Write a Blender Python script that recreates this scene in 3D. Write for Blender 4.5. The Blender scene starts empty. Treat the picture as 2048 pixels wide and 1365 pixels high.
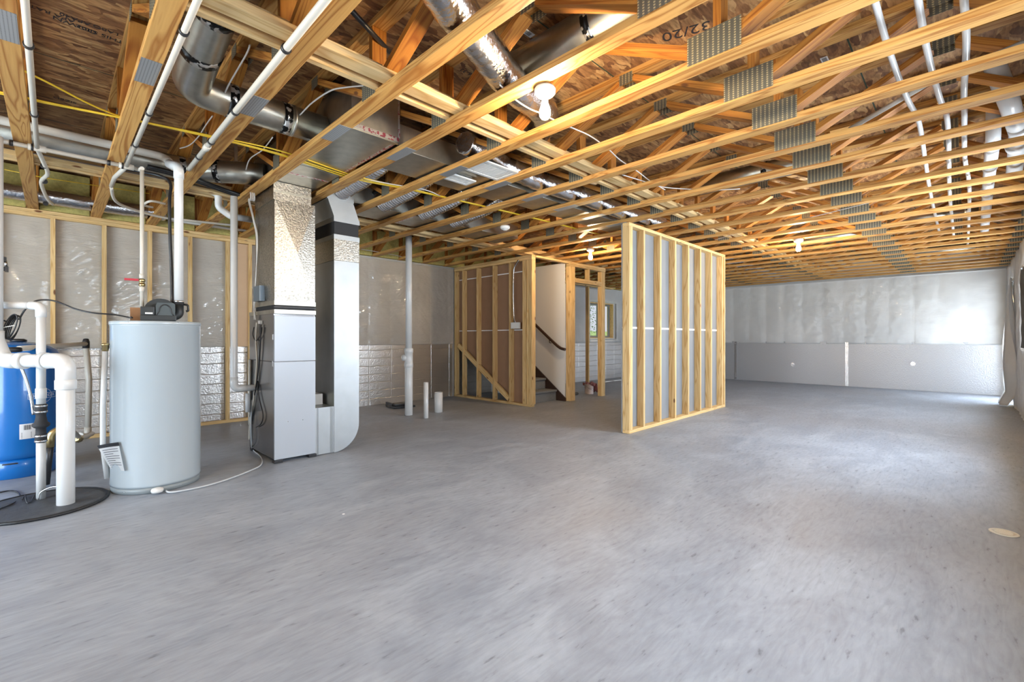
import bpy, bmesh, math, random
from mathutils import Vector, Matrix, noise as mnoise
C = bpy.context.scene
COL = C.collection
PI = math.pi
random.seed(4)

# ------------------------------------------------------------------ camera
PSI = math.radians(44.87)
H = 1.116
cd = bpy.data.cameras.new('camera'); cam = bpy.data.objects.new('camera', cd); COL.objects.link(cam)
cd.sensor_width = 36; cd.lens = 914.07/2048*36; cd.shift_y = -5.9/2048; cd.clip_start = .05; cd.clip_end = 400
cam.location = (0, 0, H); cam.rotation_euler = (PI/2, 0, PSI-PI/2)
C.camera = cam
# ------------------------------------------------------------------ render look
C.view_settings.view_transform = 'Standard'; C.view_settings.look = 'None'
C.view_settings.gamma = 1; C.view_settings.use_curve_mapping = False
C.view_settings.exposure = 0.32
C.cycles.use_denoising = True
C.cycles.max_bounces = 7; C.cycles.diffuse_bounces = 5; C.cycles.glossy_bounces = 4
C.cycles.transmission_bounces = 4; C.cycles.sample_clamp_indirect = 6
C.cycles.caustics_reflective = False; C.cycles.caustics_refractive = False
# ------------------------------------------------------------------ sky and daylight
W = bpy.data.worlds.new('sky'); C.world = W; W.use_nodes = True
nt = W.node_tree; bg = nt.nodes['Background']
tc = nt.nodes.new('ShaderNodeTexCoord'); sx = nt.nodes.new('ShaderNodeSeparateXYZ'); rp = nt.nodes.new('ShaderNodeValToRGB')
nt.links.new(tc.outputs['Generated'], sx.inputs[0]); nt.links.new(sx.outputs['Z'], rp.inputs[0]); nt.links.new(rp.outputs[0], bg.inputs[0])
rp.color_ramp.elements[0].color = (.80, .84, .92, 1); rp.color_ramp.elements[1].color = (.42, .60, .95, 1)
bg.inputs[1].default_value = .75

def area(name, loc, rot, sx_, sy_, power, col):
    d = bpy.data.lights.new(name, 'AREA'); d.shape = 'RECTANGLE'; d.size = sx_; d.size_y = sy_; d.energy = power; d.color = col
    o = bpy.data.objects.new(name, d); COL.objects.link(o); o.location = loc; o.rotation_euler = rot
    return o
DAY = (.74, .86, 1.0)
area('daylight_door_and_fill', (11.95, -.80, 1.05), (PI/2, 0, 0), 1.2, 2.0, 115, DAY)
area('daylight_window_and_fill', (8.9, -.80, 1.53), (PI/2, 0, 0), 1.6, .95, 130, DAY)
area('daylight_window_and_fill', (1.9, -.80, 1.53), (PI/2, 0, 0), 1.8, .95, 135, DAY)  # fill lamp at an added window beside the camera, out of view
area('daylight_window_and_fill', (5.6, -.80, 1.53), (PI/2, 0, 0), 1.6, .95, 230, DAY)  # fill lamp at an added window midway along the right wall, unseen
sd = bpy.data.lights.new('sun', 'SUN'); sd.energy = 4.5; sd.angle = .01; sd.color = (1, .95, .86)
so = bpy.data.objects.new('sun', sd); COL.objects.link(so); so.rotation_euler = Vector((-.12, -.36, -1)).to_track_quat('-Z', 'Y').to_euler()
area('daylight_door_and_fill', (-3.35, 3.2, 1.15), (0, -PI/2, 0), 2.1, 4.2, 345, (.74, .87, 1.0))  # fill lamp behind the camera, at an added opening nobody sees
BULB = (1.0, .74, .44)
BULB_W = [(1.869, 1.61, 46), (5.702, 4.011, 46), (7.152, 1.623, 46)]

# ------------------------------------------------------------------ pixel helpers: a photo point on a known plane of the room
def _ray(px, py):
    l = (px-1024)/914.07; v = -(py-676.6)/914.07
    return Vector((l*math.sin(PSI)+math.cos(PSI), -l*math.cos(PSI)+math.sin(PSI), v))
def PZ(px, py, z):
    r = _ray(px, py); t = (z-H)/r.z; return Vector((r.x*t, r.y*t, z))
def PY(px, py, y):
    r = _ray(px, py); t = y/r.y; return Vector((r.x*t, y, r.z*t+H))
def PX(px, py, x):
    r = _ray(px, py); t = x/r.x; return Vector((x, r.y*t, r.z*t+H))

# ------------------------------------------------------------------ materials
MATS = {}
def newmat(name):
    m = bpy.data.materials.new(name); m.use_nodes = True; nt = m.node_tree
    return m, nt, nt.nodes['Principled BSDF'], nt.nodes.new, nt.links.new
def simple(name, col, rough=.5, metal=0, coat=0, bump=0, bscale=80, spec=None, var=0):
    m, nt, b, N, L = newmat(name)
    b.inputs['Base Color'].default_value = (*col, 1); b.inputs['Roughness'].default_value = rough; b.inputs['Metallic'].default_value = metal
    if coat: b.inputs['Coat Weight'].default_value = coat
    if spec is not None: b.inputs['Specular IOR Level'].default_value = spec
    if bump or var:
        t = N('ShaderNodeTexCoord'); n = N('ShaderNodeTexNoise'); n.inputs['Scale'].default_value = bscale; n.inputs['Detail'].default_value = 4
        L(t.outputs['Object'], n.inputs['Vector'])
        if bump:
            bp = N('ShaderNodeBump'); bp.inputs['Strength'].default_value = bump; bp.inputs['Distance'].default_value = .004
            L(n.outputs['Fac'], bp.inputs['Height']); L(bp.outputs[0], b.inputs['Normal'])
        if var:
            mx = N('ShaderNodeMix'); mx.data_type = 'RGBA'; mx.inputs['A'].default_value = (*[c*(1-var) for c in col], 1); mx.inputs['B'].default_value = (*[min(1, c*(1+var)) for c in col], 1)
            L(n.outputs['Fac'], mx.inputs['Factor']); L(mx.outputs['Result'], b.inputs['Base Color'])
    return m
def ramp(N, L, src, stops):
    r = N('ShaderNodeValToRGB'); L(src, r.inputs[0]); e = r.color_ramp.elements
    while len(e) < len(stops): e.new(.5)
    for q, (p, c) in zip(e, stops):
        q.position = p; q.color = (*c, 1) if len(c) == 3 else c
    return r
def wood(name, light, dark, ring=9, knots=True, var=.16, rough=.55):
    """grain runs along local X; every object gets its own offset"""
    m, nt, b, N, L = newmat(name)
    t = N('ShaderNodeTexCoord'); oi = N('ShaderNodeObjectInfo')
    ad = N('ShaderNodeVectorMath'); ad.operation = 'MULTIPLY_ADD'; ad.inputs[1].default_value = (37, 11, 23)
    cx = N('ShaderNodeCombineXYZ')
    for i in range(3): L(oi.outputs['Random'], cx.inputs[i])
    L(cx.outputs[0], ad.inputs[0]); L(t.outputs['Object'], ad.inputs[2])
    mp = N('ShaderNodeMapping'); mp.inputs['Scale'].default_value = (.55, ring, ring*1.6); L(ad.outputs[0], mp.inputs['Vector'])
    ns = N('ShaderNodeTexNoise'); ns.inputs['Scale'].default_value = 1.3; ns.inputs['Detail'].default_value = 2; ns.inputs['Distortion'].default_value = .6
    L(mp.outputs[0], ns.inputs['Vector'])
    mu = N('ShaderNodeMath'); mu.operation = 'MULTIPLY'; mu.inputs[1].default_value = 9; L(ns.outputs['Fac'], mu.inputs[0])
    fr = N('ShaderNodeMath'); fr.operation = 'PINGPONG'; fr.inputs[1].default_value = .5; L(mu.outputs[0], fr.inputs[0])
    r1 = ramp(N, L, fr.outputs[0], [(0, dark), (.28, light), (.5, light)])
    r1.color_ramp.elements[2].position = 1
    fi = N('ShaderNodeTexNoise'); fi.inputs['Scale'].default_value = 1; fi.inputs['Detail'].default_value = 3
    mp2 = N('ShaderNodeMapping'); mp2.inputs['Scale'].default_value = (5, 160, 160); L(ad.outputs[0], mp2.inputs['Vector']); L(mp2.outputs[0], fi.inputs['Vector'])
    mx = N('ShaderNodeMix'); mx.data_type = 'RGBA'; mx.blend_type = 'MULTIPLY'; mx.inputs['Factor'].default_value = .35
    r2 = ramp(N, L, fi.outputs['Fac'], [(.3, (.66, .6, .5)), (.7, (1, 1, 1))])
    L(r1.outputs[0], mx.inputs['A']); L(r2.outputs[0], mx.inputs['B'])
    hs = N('ShaderNodeHueSaturation'); L(mx.outputs['Result'], hs.inputs['Color'])
    mr = N('ShaderNodeMapRange'); mr.inputs['To Min'].default_value = 1-var; mr.inputs['To Max'].default_value = 1+var*.6; L(oi.outputs['Random'], mr.inputs['Value']); L(mr.outputs[0], hs.inputs['Value'])
    out = hs.outputs[0]
    if knots:
        vo = N('ShaderNodeTexVoronoi'); vo.inputs['Scale'].default_value = 1
        mp3 = N('ShaderNodeMapping'); mp3.inputs['Scale'].default_value = (2.6, 7, 7); L(ad.outputs[0], mp3.inputs['Vector']); L(mp3.outputs[0], vo.inputs['Vector'])
        rk = ramp(N, L, vo.outputs['Distance'], [(0, (1, 1, 1)), (.055, (1, 1, 1)), (.1, (0, 0, 0))])
        mk = N('ShaderNodeMix'); mk.data_type = 'RGBA'; mk.inputs['B'].default_value = (.16, .06, .02, 1); L(rk.outputs[0], mk.inputs['Factor']); L(out, mk.inputs['A']); out = mk.outputs['Result']
    L(out, b.inputs['Base Color']); b.inputs['Roughness'].default_value = rough
    b.inputs['Specular IOR Level'].default_value = .3
    return m
M = {}
M['chord'] = wood('pine_chord', (.58, .315, .095), (.34, .135, .028), ring=8, knots=False)
M['web'] = wood('pine_web_warm_light', (.50, .205, .038), (.30, .095, .016), ring=10)  # oranger than the chords: warm light in the truss recess put into the colour
M['stud'] = wood('spruce_stud', (.75, .53, .255), (.56, .335, .12), ring=8)
M['brace'] = wood('spruce_brace', (.74, .52, .26), (.58, .36, .14), ring=6)
M['pvc'] = simple('white_pvc', (.63, .63, .62), .28, bump=.02)
M['cpvc'] = simple('cream_plastic_pipe', (.58, .54, .47), .35)
M['black'] = simple('black_plastic', (.018, .018, .02), .4)
M['rubber'] = simple('black_rubber', (.02, .02, .022), .75, bump=.3, bscale=300)
M['blackfoil'] = simple('black_print_tape', (.015, .015, .015), .3, bump=.8, bscale=60)
M['steel'] = simple('bright_steel', (.62, .62, .63), .25, 1)
M['brass'] = simple('brass', (.55, .42, .2), .3, 1)
M['tank'] = simple('blue_tank_paint', (.004, .135, .45), .25, coat=.4)
M['heater'] = simple('grey_enamel', (.38, .43, .46), .22, coat=.5)
M['heaterdk'] = simple('grey_enamel_base', (.22, .25, .26), .4)
M['dkplastic'] = simple('charcoal_plastic', (.020, .024, .026), .5)
M['midplastic'] = simple('slate_plastic', (.055, .07, .075), .45)
M['furn'] = simple('painted_cabinet', (.43, .46, .50), .36, .25)
M['furnside'] = simple('galvanised_cabinet', (.30, .30, .31), .24, .9)
M['drywall'] = simple('painted_drywall', (.78, .76, .72), .8, bump=.05, bscale=200)
M['kraft'] = None
M['yellow'] = simple('yellow_cable_jacket', (.80, .52, .03), .45)
M['white'] = simple('white_plastic', (.66, .65, .62), .4)
M['cablew'] = simple('white_cable_jacket', (.62, .58, .53), .5)
M['red'] = simple('red_lever', (.45, .03, .05), .4)
M['darkwood'] = simple('dark_stained_wood', (.045, .022, .014), .35, coat=.3)
M['greenbox'] = simple('green_carton', (.28, .42, .04), .6)
M['paper'] = simple('paper', (.80, .80, .80), .7)
M['ink'] = simple('ink', (.02, .02, .025), .6)
M['logo'] = simple('logo_paint', (.60, .70, .82), .5)
M['rag'] = simple('pink_rag', (.52, .24, .24), .9, bump=.5, bscale=30, var=.4)
M['lid'] = simple('sump_lid', (.055, .06, .068), .6, bump=.5, bscale=30, var=.5)
M['sealant'] = simple('black_sealant', (.01, .011, .013), .5, bump=.6, bscale=40)
M['winframe'] = simple('window_vinyl', (.70, .69, .66), .4)
M['grnframe'] = simple('window_frame_grey', (.20, .21, .20), .4)
M['card'] = simple('cardboard', (.33, .17, .08), .8, bump=.1)
M['redtape'] = simple('red_print_foil_tape', (.45, .18, .20), .3, .5, bump=.5, bscale=40, var=.6)

def mk_print(name, a, b_, lo, hi, scale):
    m, nt, b, N, L = newmat(name); t = N('ShaderNodeTexCoord'); n = N('ShaderNodeTexNoise'); n.inputs['Scale'].default_value = scale; n.inputs['Detail'].default_value = 2; L(t.outputs['Object'], n.inputs['Vector'])
    q = ramp(N, L, n.outputs['Fac'], [(lo, a), (hi, b_)]); L(q.outputs[0], b.inputs['Base Color']); b.inputs['Metallic'].default_value = .8; b.inputs['Roughness'].default_value = .32
    bp = N('ShaderNodeBump'); bp.inputs['Strength'].default_value = .6; bp.inputs['Distance'].default_value = .004; L(n.outputs['Fac'], bp.inputs['Height']); L(bp.outputs[0], b.inputs['Normal']); return m
M['redtape'] = mk_print('red_print_foil_tape', (.42, .10, .14), (.62, .60, .58), .44, .5, 45)
M['blackfoil'] = mk_print('black_print_foil_tape', (.012, .012, .012), (.55, .54, .52), .52, .56, 28)
def mk_osb():
    m, nt, b, N, L = newmat('osb_subfloor')
    t = N('ShaderNodeTexCoord')
    mp = N('ShaderNodeMapping'); mp.inputs['Scale'].default_value = (8, 22, 1); mp.inputs['Rotation'].default_value = (0, 0, .12); L(t.outputs['Object'], mp.inputs['Vector'])
    dn = N('ShaderNodeTexNoise'); dn.inputs['Scale'].default_value = .6; L(mp.outputs[0], dn.inputs['Vector'])
    mad = N('ShaderNodeVectorMath'); mad.operation = 'MULTIPLY_ADD'; mad.inputs[1].default_value = (2.2, 2.2, 0); L(dn.outputs['Color'], mad.inputs[0]); L(mp.outputs[0], mad.inputs[2])
    vo = N('ShaderNodeTexVoronoi'); vo.inputs['Scale'].default_value = 1.3; L(mad.outputs[0], vo.inputs['Vector'])
    sp = N('ShaderNodeSeparateXYZ'); L(vo.outputs['Color'], sp.inputs[0])
    r = ramp(N, L, sp.outputs[0], [(0, (.15, .062, .024)), (.3, (.29, .135, .05)), (.7, (.42, .22, .085)), (1, (.54, .33, .14))])
    n2 = N('ShaderNodeTexNoise'); n2.inputs['Scale'].default_value = 60; n2.inputs['Detail'].default_value = 5
    mp2 = N('ShaderNodeMapping'); mp2.inputs['Scale'].default_value = (.25, 1.2, 1); L(t.outputs['Object'], mp2.inputs['Vector']); L(mp2.outputs[0], n2.inputs['Vector'])
    mx = N('ShaderNodeMix'); mx.data_type = 'RGBA'; mx.blend_type = 'MULTIPLY'; mx.inputs['Factor'].default_value = .7
    r2 = ramp(N, L, n2.outputs['Fac'], [(.35, (.42, .36, .3)), (.6, (1, 1, 1))]); L(r.outputs[0], mx.inputs['A']); L(r2.outputs[0], mx.inputs['B'])
    s3 = N('ShaderNodeSeparateXYZ'); L(t.outputs['Object'], s3.inputs[0])
    a = N('ShaderNodeMath'); a.operation = 'SUBTRACT'; a.inputs[1].default_value = .507-12.192; L(s3.outputs['Y'], a.inputs[0])
    md = N('ShaderNodeMath'); md.operation = 'MODULO'; md.inputs[1].default_value = 1.2192; L(a.outputs[0], md.inputs[0])
    lt = N('ShaderNodeMath'); lt.operation = 'LESS_THAN'; lt.inputs[1].default_value = .009; L(md.outputs[0], lt.inputs[0])
    mk = N('ShaderNodeMix'); mk.data_type = 'RGBA'; mk.inputs['B'].default_value = (.015, .05, .03, 1); L(lt.outputs[0], mk.inputs['Factor']); L(mx.outputs['Result'], mk.inputs['A'])
    L(mk.outputs['Result'], b.inputs['Base Color']); b.inputs['Roughness'].default_value = .6
    bp = N('ShaderNodeBump'); bp.inputs['Strength'].default_value = .3; bp.inputs['Distance'].default_value = .003; L(sp.outputs[1], bp.inputs['Height']); L(bp.outputs[0], b.inputs['Normal'])
    return m
M['osb'] = mk_osb()

def mk_floor():
    m, nt, b, N, L = newmat('concrete_slab')
    t = N('ShaderNodeTexCoord')
    mp = N('ShaderNodeMapping'); mp.inputs['Rotation'].default_value = (0, 0, .75); mp.inputs['Scale'].default_value = (.8, 1.5, 1); L(t.outputs['Object'], mp.inputs['Vector'])
    n1 = N('ShaderNodeTexNoise'); n1.inputs['Scale'].default_value = 1.6; n1.inputs['Detail'].default_value = 9; n1.inputs['Roughness'].default_value = .62; n1.inputs['Distortion'].default_value = 1.4; L(mp.outputs[0], n1.inputs['Vector'])
    r = ramp(N, L, n1.outputs['Fac'], [(.28, (.235, .262, .31)), (.5, (.30, .33, .38)), (.72, (.375, .41, .46))])
    # brownish stains
    n3 = N('ShaderNodeTexNoise'); n3.inputs['Scale'].default_value = .45; n3.inputs['Detail'].default_value = 3; L(t.outputs['Object'], n3.inputs['Vector'])
    r3 = ramp(N, L, n3.outputs['Fac'], [(.48, (0, 0, 0)), (.68, (1, 1, 1))])
    ml = N('ShaderNodeMath'); ml.operation = 'MULTIPLY'; ml.inputs[1].default_value = .4; L(r3.outputs[0], ml.inputs[0])
    mx = N('ShaderNodeMix'); mx.data_type = 'RGBA'; mx.inputs['B'].default_value = (.30, .285, .285, 1); L(ml.outputs[0], mx.inputs['Factor']); L(r.outputs[0], mx.inputs['A'])
    # trowel swirls
    n4 = N('ShaderNodeTexNoise'); n4.inputs['Scale'].default_value = 5; n4.inputs['Detail'].default_value = 6; n4.inputs['Distortion'].default_value = 3.5
    mp4 = N('ShaderNodeMapping'); mp4.inputs['Rotation'].default_value = (0, 0, .8); mp4.inputs['Scale'].default_value = (.5, 3.2, 1); L(t.outputs['Object'], mp4.inputs['Vector']); L(mp4.outputs[0], n4.inputs['Vector'])
    r4 = ramp(N, L, n4.outputs['Fac'], [(.3, (.84, .84, .84)), (.55, (1, 1, 1)), (.72, (1.0, 1.0, 1.0))])
    m5 = N('ShaderNodeMix'); m5.data_type = 'RGBA'; m5.blend_type = 'MULTIPLY'; m5.inputs['Factor'].default_value = .8
    n6 = N('ShaderNodeTexNoise'); n6.inputs['Scale'].default_value = 16; n6.inputs['Detail'].default_value = 5; mp6 = N('ShaderNodeMapping'); mp6.inputs['Rotation'].default_value = (0, 0, .8); mp6.inputs['Scale'].default_value = (.7, 2.6, 1); L(t.outputs['Object'], mp6.inputs['Vector']); L(mp6.outputs[0], n6.inputs['Vector'])
    r6 = ramp(N, L, n6.outputs['Fac'], [(.27, (.55, .55, .55)), (.36, (.93, .93, .93)), (.7, (1.05, 1.05, 1.05))]); m6 = N('ShaderNodeMix'); m6.data_type = 'RGBA'; m6.blend_type = 'MULTIPLY'; m6.inputs['Factor'].default_value = 1; L(mx.outputs['Result'], m6.inputs['A']); L(r6.outputs[0], m6.inputs['B']); L(m6.outputs['Result'], m5.inputs['A']); L(r4.outputs[0], m5.inputs['B'])
    L(m5.outputs['Result'], b.inputs['Base Color'])
    rr = N('ShaderNodeMapRange'); rr.inputs['To Min'].default_value = .34; rr.inputs['To Max'].default_value = .62; L(n1.outputs['Fac'], rr.inputs['Value']); L(rr.outputs[0], b.inputs['Roughness'])
    bp = N('ShaderNodeBump'); bp.inputs['Strength'].default_value = .12; bp.inputs['Distance'].default_value = .01; L(n4.outputs['Fac'], bp.inputs['Height']); L(bp.outputs[0], b.inputs['Normal'])
    return m
M['floor'] = mk_floor()

def mk_foil(name, grid, rough=.33, axis=0, col=(.62, .60, .58)):
    m, nt, b, N, L = newmat(name)
    t = N('ShaderNodeTexCoord'); b.inputs['Metallic'].default_value = .85; b.inputs['Base Color'].default_value = (*col, 1); b.inputs['Roughness'].default_value = rough
    n = N('ShaderNodeTexNoise'); n.inputs['Scale'].default_value = 55; n.inputs['Detail'].default_value = 3; L(t.outputs['Object'], n.inputs['Vector'])
    h = n.outputs['Fac']
    if grid:
        sp = N('ShaderNodeSeparateXYZ'); L(t.outputs['Object'], sp.inputs[0])
        cb = N('ShaderNodeCombineXYZ'); L(sp.outputs[axis], cb.inputs[0]); L(sp.outputs[2], cb.inputs[1])
        n7 = N('ShaderNodeTexNoise'); n7.inputs['Scale'].default_value = 3; L(cb.outputs[0], n7.inputs['Vector'])
        md7 = N('ShaderNodeVectorMath'); md7.operation = 'MULTIPLY_ADD'; md7.inputs[1].default_value = (.02, .05, 0); L(n7.outputs['Color'], md7.inputs[0]); L(cb.outputs[0], md7.inputs[2])
        bt = N('ShaderNodeTexBrick'); bt.inputs['Scale'].default_value = 1; bt.inputs['Mortar Size'].default_value = .007; bt.inputs['Brick Width'].default_value = .41; bt.inputs['Row Height'].default_value = .135; bt.offset = 0
        bt.inputs['Color1'].default_value = (1, 1, 1, 1); bt.inputs['Color2'].default_value = (.85, .85, .85, 1); bt.inputs['Mortar'].default_value = (.0, .0, .0, 1); bt.inputs['Mortar Smooth'].default_value = 1
        L(md7.outputs[0], bt.inputs['Vector'])
        ma = N('ShaderNodeMath'); ma.operation = 'MULTIPLY_ADD'; ma.inputs[1].default_value = .9; L(n.outputs['Fac'], ma.inputs[0]); L(bt.outputs['Color'], ma.inputs[2]); h = ma.outputs[0]
    bp = N('ShaderNodeBump'); bp.inputs['Strength'].default_value = .55; bp.inputs['Distance'].default_value = .008; L(h, bp.inputs['Height']); L(bp.outputs[0], b.inputs['Normal'])
    return m
M['foilq'] = mk_foil('quilted_foil', True, .3, col=(.72, .69, .66))
M['foil'] = mk_foil('smooth_foil_board', False, .42, col=(.40, .41, .43))
M['ribfoil'] = simple('ribbed_foil', (.66, .66, .66), .2, 1, bump=.4, bscale=30)
M['foilw'] = simple('crinkled_foil', (.60, .60, .61), .2, 1, bump=1.0, bscale=55)
M['galv'] = simple('galvanised_duct', (.46, .44, .38), .36, 1, var=.3, bscale=14, bump=.08)
M['galvs'] = simple('spangled_galvanised', (.38, .35, .30), .33, 1, bump=.7, var=.9, bscale=70)
M['plate'] = simple('truss_plate_steel', (.33, .32, .28), .45, .85)
M['batt'] = simple('yellow_fibreglass', (.50, .41, .13), .95, bump=1, bscale=40, var=.4)
M['carpet'] = simple('grey_carpet', (.20, .21, .22), 1, bump=1, bscale=150, var=.7)
M['kraft'] = simple('brown_paper_face', (.27, .155, .09), .7, var=.12, bscale=8)
M['greyboard'] = simple('grey_drywall_back', (.235, .24, .245), .8, var=.08, bscale=6)
M['leaf'] = simple('leaves', (.13, .24, .05), .6, var=.5, bscale=3)
M['bark'] = simple('bark', (.12, .09, .06), .9)
M['grass'] = simple('grass', (.20, .30, .08), .9, var=.4, bscale=2)

def mk_perf():
    """punched truss plate: rows of slots"""
    m, nt, b, N, L = newmat('punched_truss_plate')
    t = N('ShaderNodeTexCoord'); sp = N('ShaderNodeSeparateXYZ'); L(t.outputs['Object'], sp.inputs[0])
    def band(src, per, lo):
        a = N('ShaderNodeMath'); a.operation = 'PINGPONG'; a.inputs[1].default_value = per; L(src, a.inputs[0])
        g = N('ShaderNodeMath'); g.operation = 'LESS_THAN'; g.inputs[1].default_value = lo; L(a.outputs[0], g.inputs[0]); return g.outputs[0]
    u = band(sp.outputs['X'], .0125, .0045); v = band(sp.outputs['Y'], .006, .0036)
    mu = N('ShaderNodeMath'); mu.operation = 'MULTIPLY'; L(u, mu.inputs[0]); L(v, mu.inputs[1])
    mx = N('ShaderNodeMix'); mx.data_type = 'RGBA'; mx.inputs['A'].default_value = (.15, .14, .11, 1); mx.inputs['B'].default_value = (.50, .42, .24, 1); L(mu.outputs[0], mx.inputs['Factor'])
    L(mx.outputs['Result'], b.inputs['Base Color']); b.inputs['Metallic'].default_value = .55; b.inputs['Roughness'].default_value = .45
    bp = N('ShaderNodeBump'); bp.inputs['Strength'].default_value = .7; bp.inputs['Distance'].default_value = .003; L(mu.outputs[0], bp.inputs['Height']); L(bp.outputs[0], b.inputs['Normal'])
    return m
M['perf'] = mk_perf()
def mk_splice():
    m, nt, b, N, L = newmat('splice_plate')
    t = N('ShaderNodeTexCoord'); mp = N('ShaderNodeMapping'); mp.inputs['Scale'].default_value = (95, 80, 1); L(t.outputs['Object'], mp.inputs['Vector'])
    sp = N('ShaderNodeSeparateXYZ'); L(mp.outputs[0], sp.inputs[0]); o = []
    for i in (0, 1):
        a = N('ShaderNodeMath'); a.operation = 'PINGPONG'; a.inputs[1].default_value = .5; L(sp.outputs[i], a.inputs[0])
        g = N('ShaderNodeMath'); g.operation = 'LESS_THAN'; g.inputs[1].default_value = .17; L(a.outputs[0], g.inputs[0]); o.append(g.outputs[0])
    mu = N('ShaderNodeMath'); mu.operation = 'MULTIPLY'; L(o[0], mu.inputs[0]); L(o[1], mu.inputs[1])
    mx = N('ShaderNodeMix'); mx.data_type = 'RGBA'; mx.inputs['A'].default_value = (.40, .41, .42, 1); mx.inputs['B'].default_value = (.05, .045, .04, 1); L(mu.outputs[0], mx.inputs['Factor'])
    L(mx.outputs['Result'], b.inputs['Base Color']); b.inputs['Metallic'].default_value = .6; b.inputs['Roughness'].default_value = .4
    return m
M['splice'] = mk_splice()

def mk_sheet(name, col, stretch, rot, strength=.9, rough=.3, coat=.6):
    """polythene sheet: glossy, with diagonal tension wrinkles"""
    m, nt, b, N, L = newmat(name)
    t = N('ShaderNodeTexCoord'); mp = N('ShaderNodeMapping'); mp.inputs['Rotation'].default_value = rot; mp.inputs['Scale'].default_value = stretch; L(t.outputs['Object'], mp.inputs['Vector'])
    n = N('ShaderNodeTexNoise'); n.inputs['Scale'].default_value = 2.4; n.inputs['Detail'].default_value = 3; n.inputs['Distortion'].default_value = .8; L(mp.outputs[0], n.inputs['Vector'])
    n2 = N('ShaderNodeTexNoise'); n2.inputs['Scale'].default_value = 1.5; n2.inputs['Detail'].default_value = 3; L(t.outputs['Object'], n2.inputs['Vector'])
    pg = N('ShaderNodeMath'); pg.operation = 'PINGPONG'; pg.inputs[1].default_value = .11; L(n.outputs['Fac'], pg.inputs[0])
    mu = N('ShaderNodeMath'); mu.operation = 'MULTIPLY'; L(pg.outputs[0], mu.inputs[0]); L(n2.outputs['Fac'], mu.inputs[1])
    bp = N('ShaderNodeBump'); bp.inputs['Strength'].default_value = strength; bp.inputs['Distance'].default_value = .12; L(mu.outputs[0], bp.inputs['Height']); L(bp.outputs[0], b.inputs['Normal'])
    r = ramp(N, L, n2.outputs['Fac'], [(.3, tuple(c*.86 for c in col)), (.7, col)]); L(r.outputs[0], b.inputs['Base Color'])
    b.inputs['Roughness'].default_value = rough; b.inputs['Specular IOR Level'].default_value = .6; b.inputs['Coat Weight'].default_value = coat; b.inputs['Coat Roughness'].default_value = .06
    return m
M['sheet'] = mk_sheet('polythene_over_foil', (.88, .82, .74), (1.6, 1, 9), (0, .65, 0), .35)
M['sheetw'] = mk_sheet('polythene_over_white', (.95, .94, .92), (1, 1.2, 3.5), (.2, 0, 0), .10, .5, .18)
M['glass'] = None
def mk_glass():
    m, nt, b, N, L = newmat('window_glass')
    for n in list(nt.nodes):
        if n.type == 'BSDF_PRINCIPLED': nt.nodes.remove(n)
    tr = N('ShaderNodeBsdfTransparent'); gl = N('ShaderNodeBsdfGlossy'); gl.inputs['Roughness'].default_value = .02; mx = N('ShaderNodeMixShader'); mx.inputs[0].default_value = .06
    L(tr.outputs[0], mx.inputs[1]); L(gl.outputs[0], mx.inputs[2]); L(mx.outputs[0], nt.nodes['Material Output'].inputs[0]); return m
M['glass'] = mk_glass()
def mk_clear():
    m, nt, b, N, L = newmat('clear_vinyl_tube'); b.inputs['Base Color'].default_value = (.75, .78, .80, 1); b.inputs['Roughness'].default_value = .12; b.inputs['Transmission Weight'].default_value = .35; b.inputs['IOR'].default_value = 1.2
    return m
M['clear'] = mk_clear()
def mk_emit():
    m, nt, b, N, L = newmat('lit_bulb_glass'); b.inputs['Base Color'].default_value = (1, .9, .7, 1); b.inputs['Emission Color'].default_value = (1, .80, .52, 1); b.inputs['Emission Color'].default_value = (*BULB, 1); b.inputs['Emission Strength'].default_value = 900
    return m
M['bulb'] = mk_emit()

# ------------------------------------------------------------------ mesh helpers
def link(o, parent=None):
    COL.objects.link(o)
    if parent is not None: o.parent = parent
    return o
def fin(name, bm, mat, parent=None, smooth=False, world=None):
    me = bpy.data.meshes.new(name); bmesh.ops.recalc_face_normals(bm, faces=bm.faces); bm.to_mesh(me); bm.free()
    if smooth:
        for p in me.polygons: p.use_smooth = True
    if not isinstance(mat, (list, tuple)): mat = [mat]
    for q in mat: me.materials.append(q)
    o = bpy.data.objects.new(name, me); link(o, parent)
    if world is not None: o.matrix_world = world
    return o
def box(bm, a, b, mi=0, bev=0):
    x0, y0, z0 = a; x1, y1, z1 = b
    vs = [bm.verts.new(v) for v in ((x0,y0,z0),(x1,y0,z0),(x1,y1,z0),(x0,y1,z0),(x0,y0,z1),(x1,y0,z1),(x1,y1,z1),(x0,y1,z1))]
    fs = [bm.faces.new([vs[i] for i in q]) for q in ((0,3,2,1),(4,5,6,7),(0,1,5,4),(1,2,6,5),(2,3,7,6),(3,0,4,7))]
    for f in fs: f.material_index = mi
    if bev:
        es = list({e for f in fs for e in f.edges}); bmesh.ops.bevel(bm, geom=es, offset=bev, segments=2, affect='EDGES', profile=.7)
def obox(name, a, b, mat, parent=None, bev=0):
    bm = bmesh.new(); box(bm, a, b, 0, bev); return fin(name, bm, mat, parent)
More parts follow.
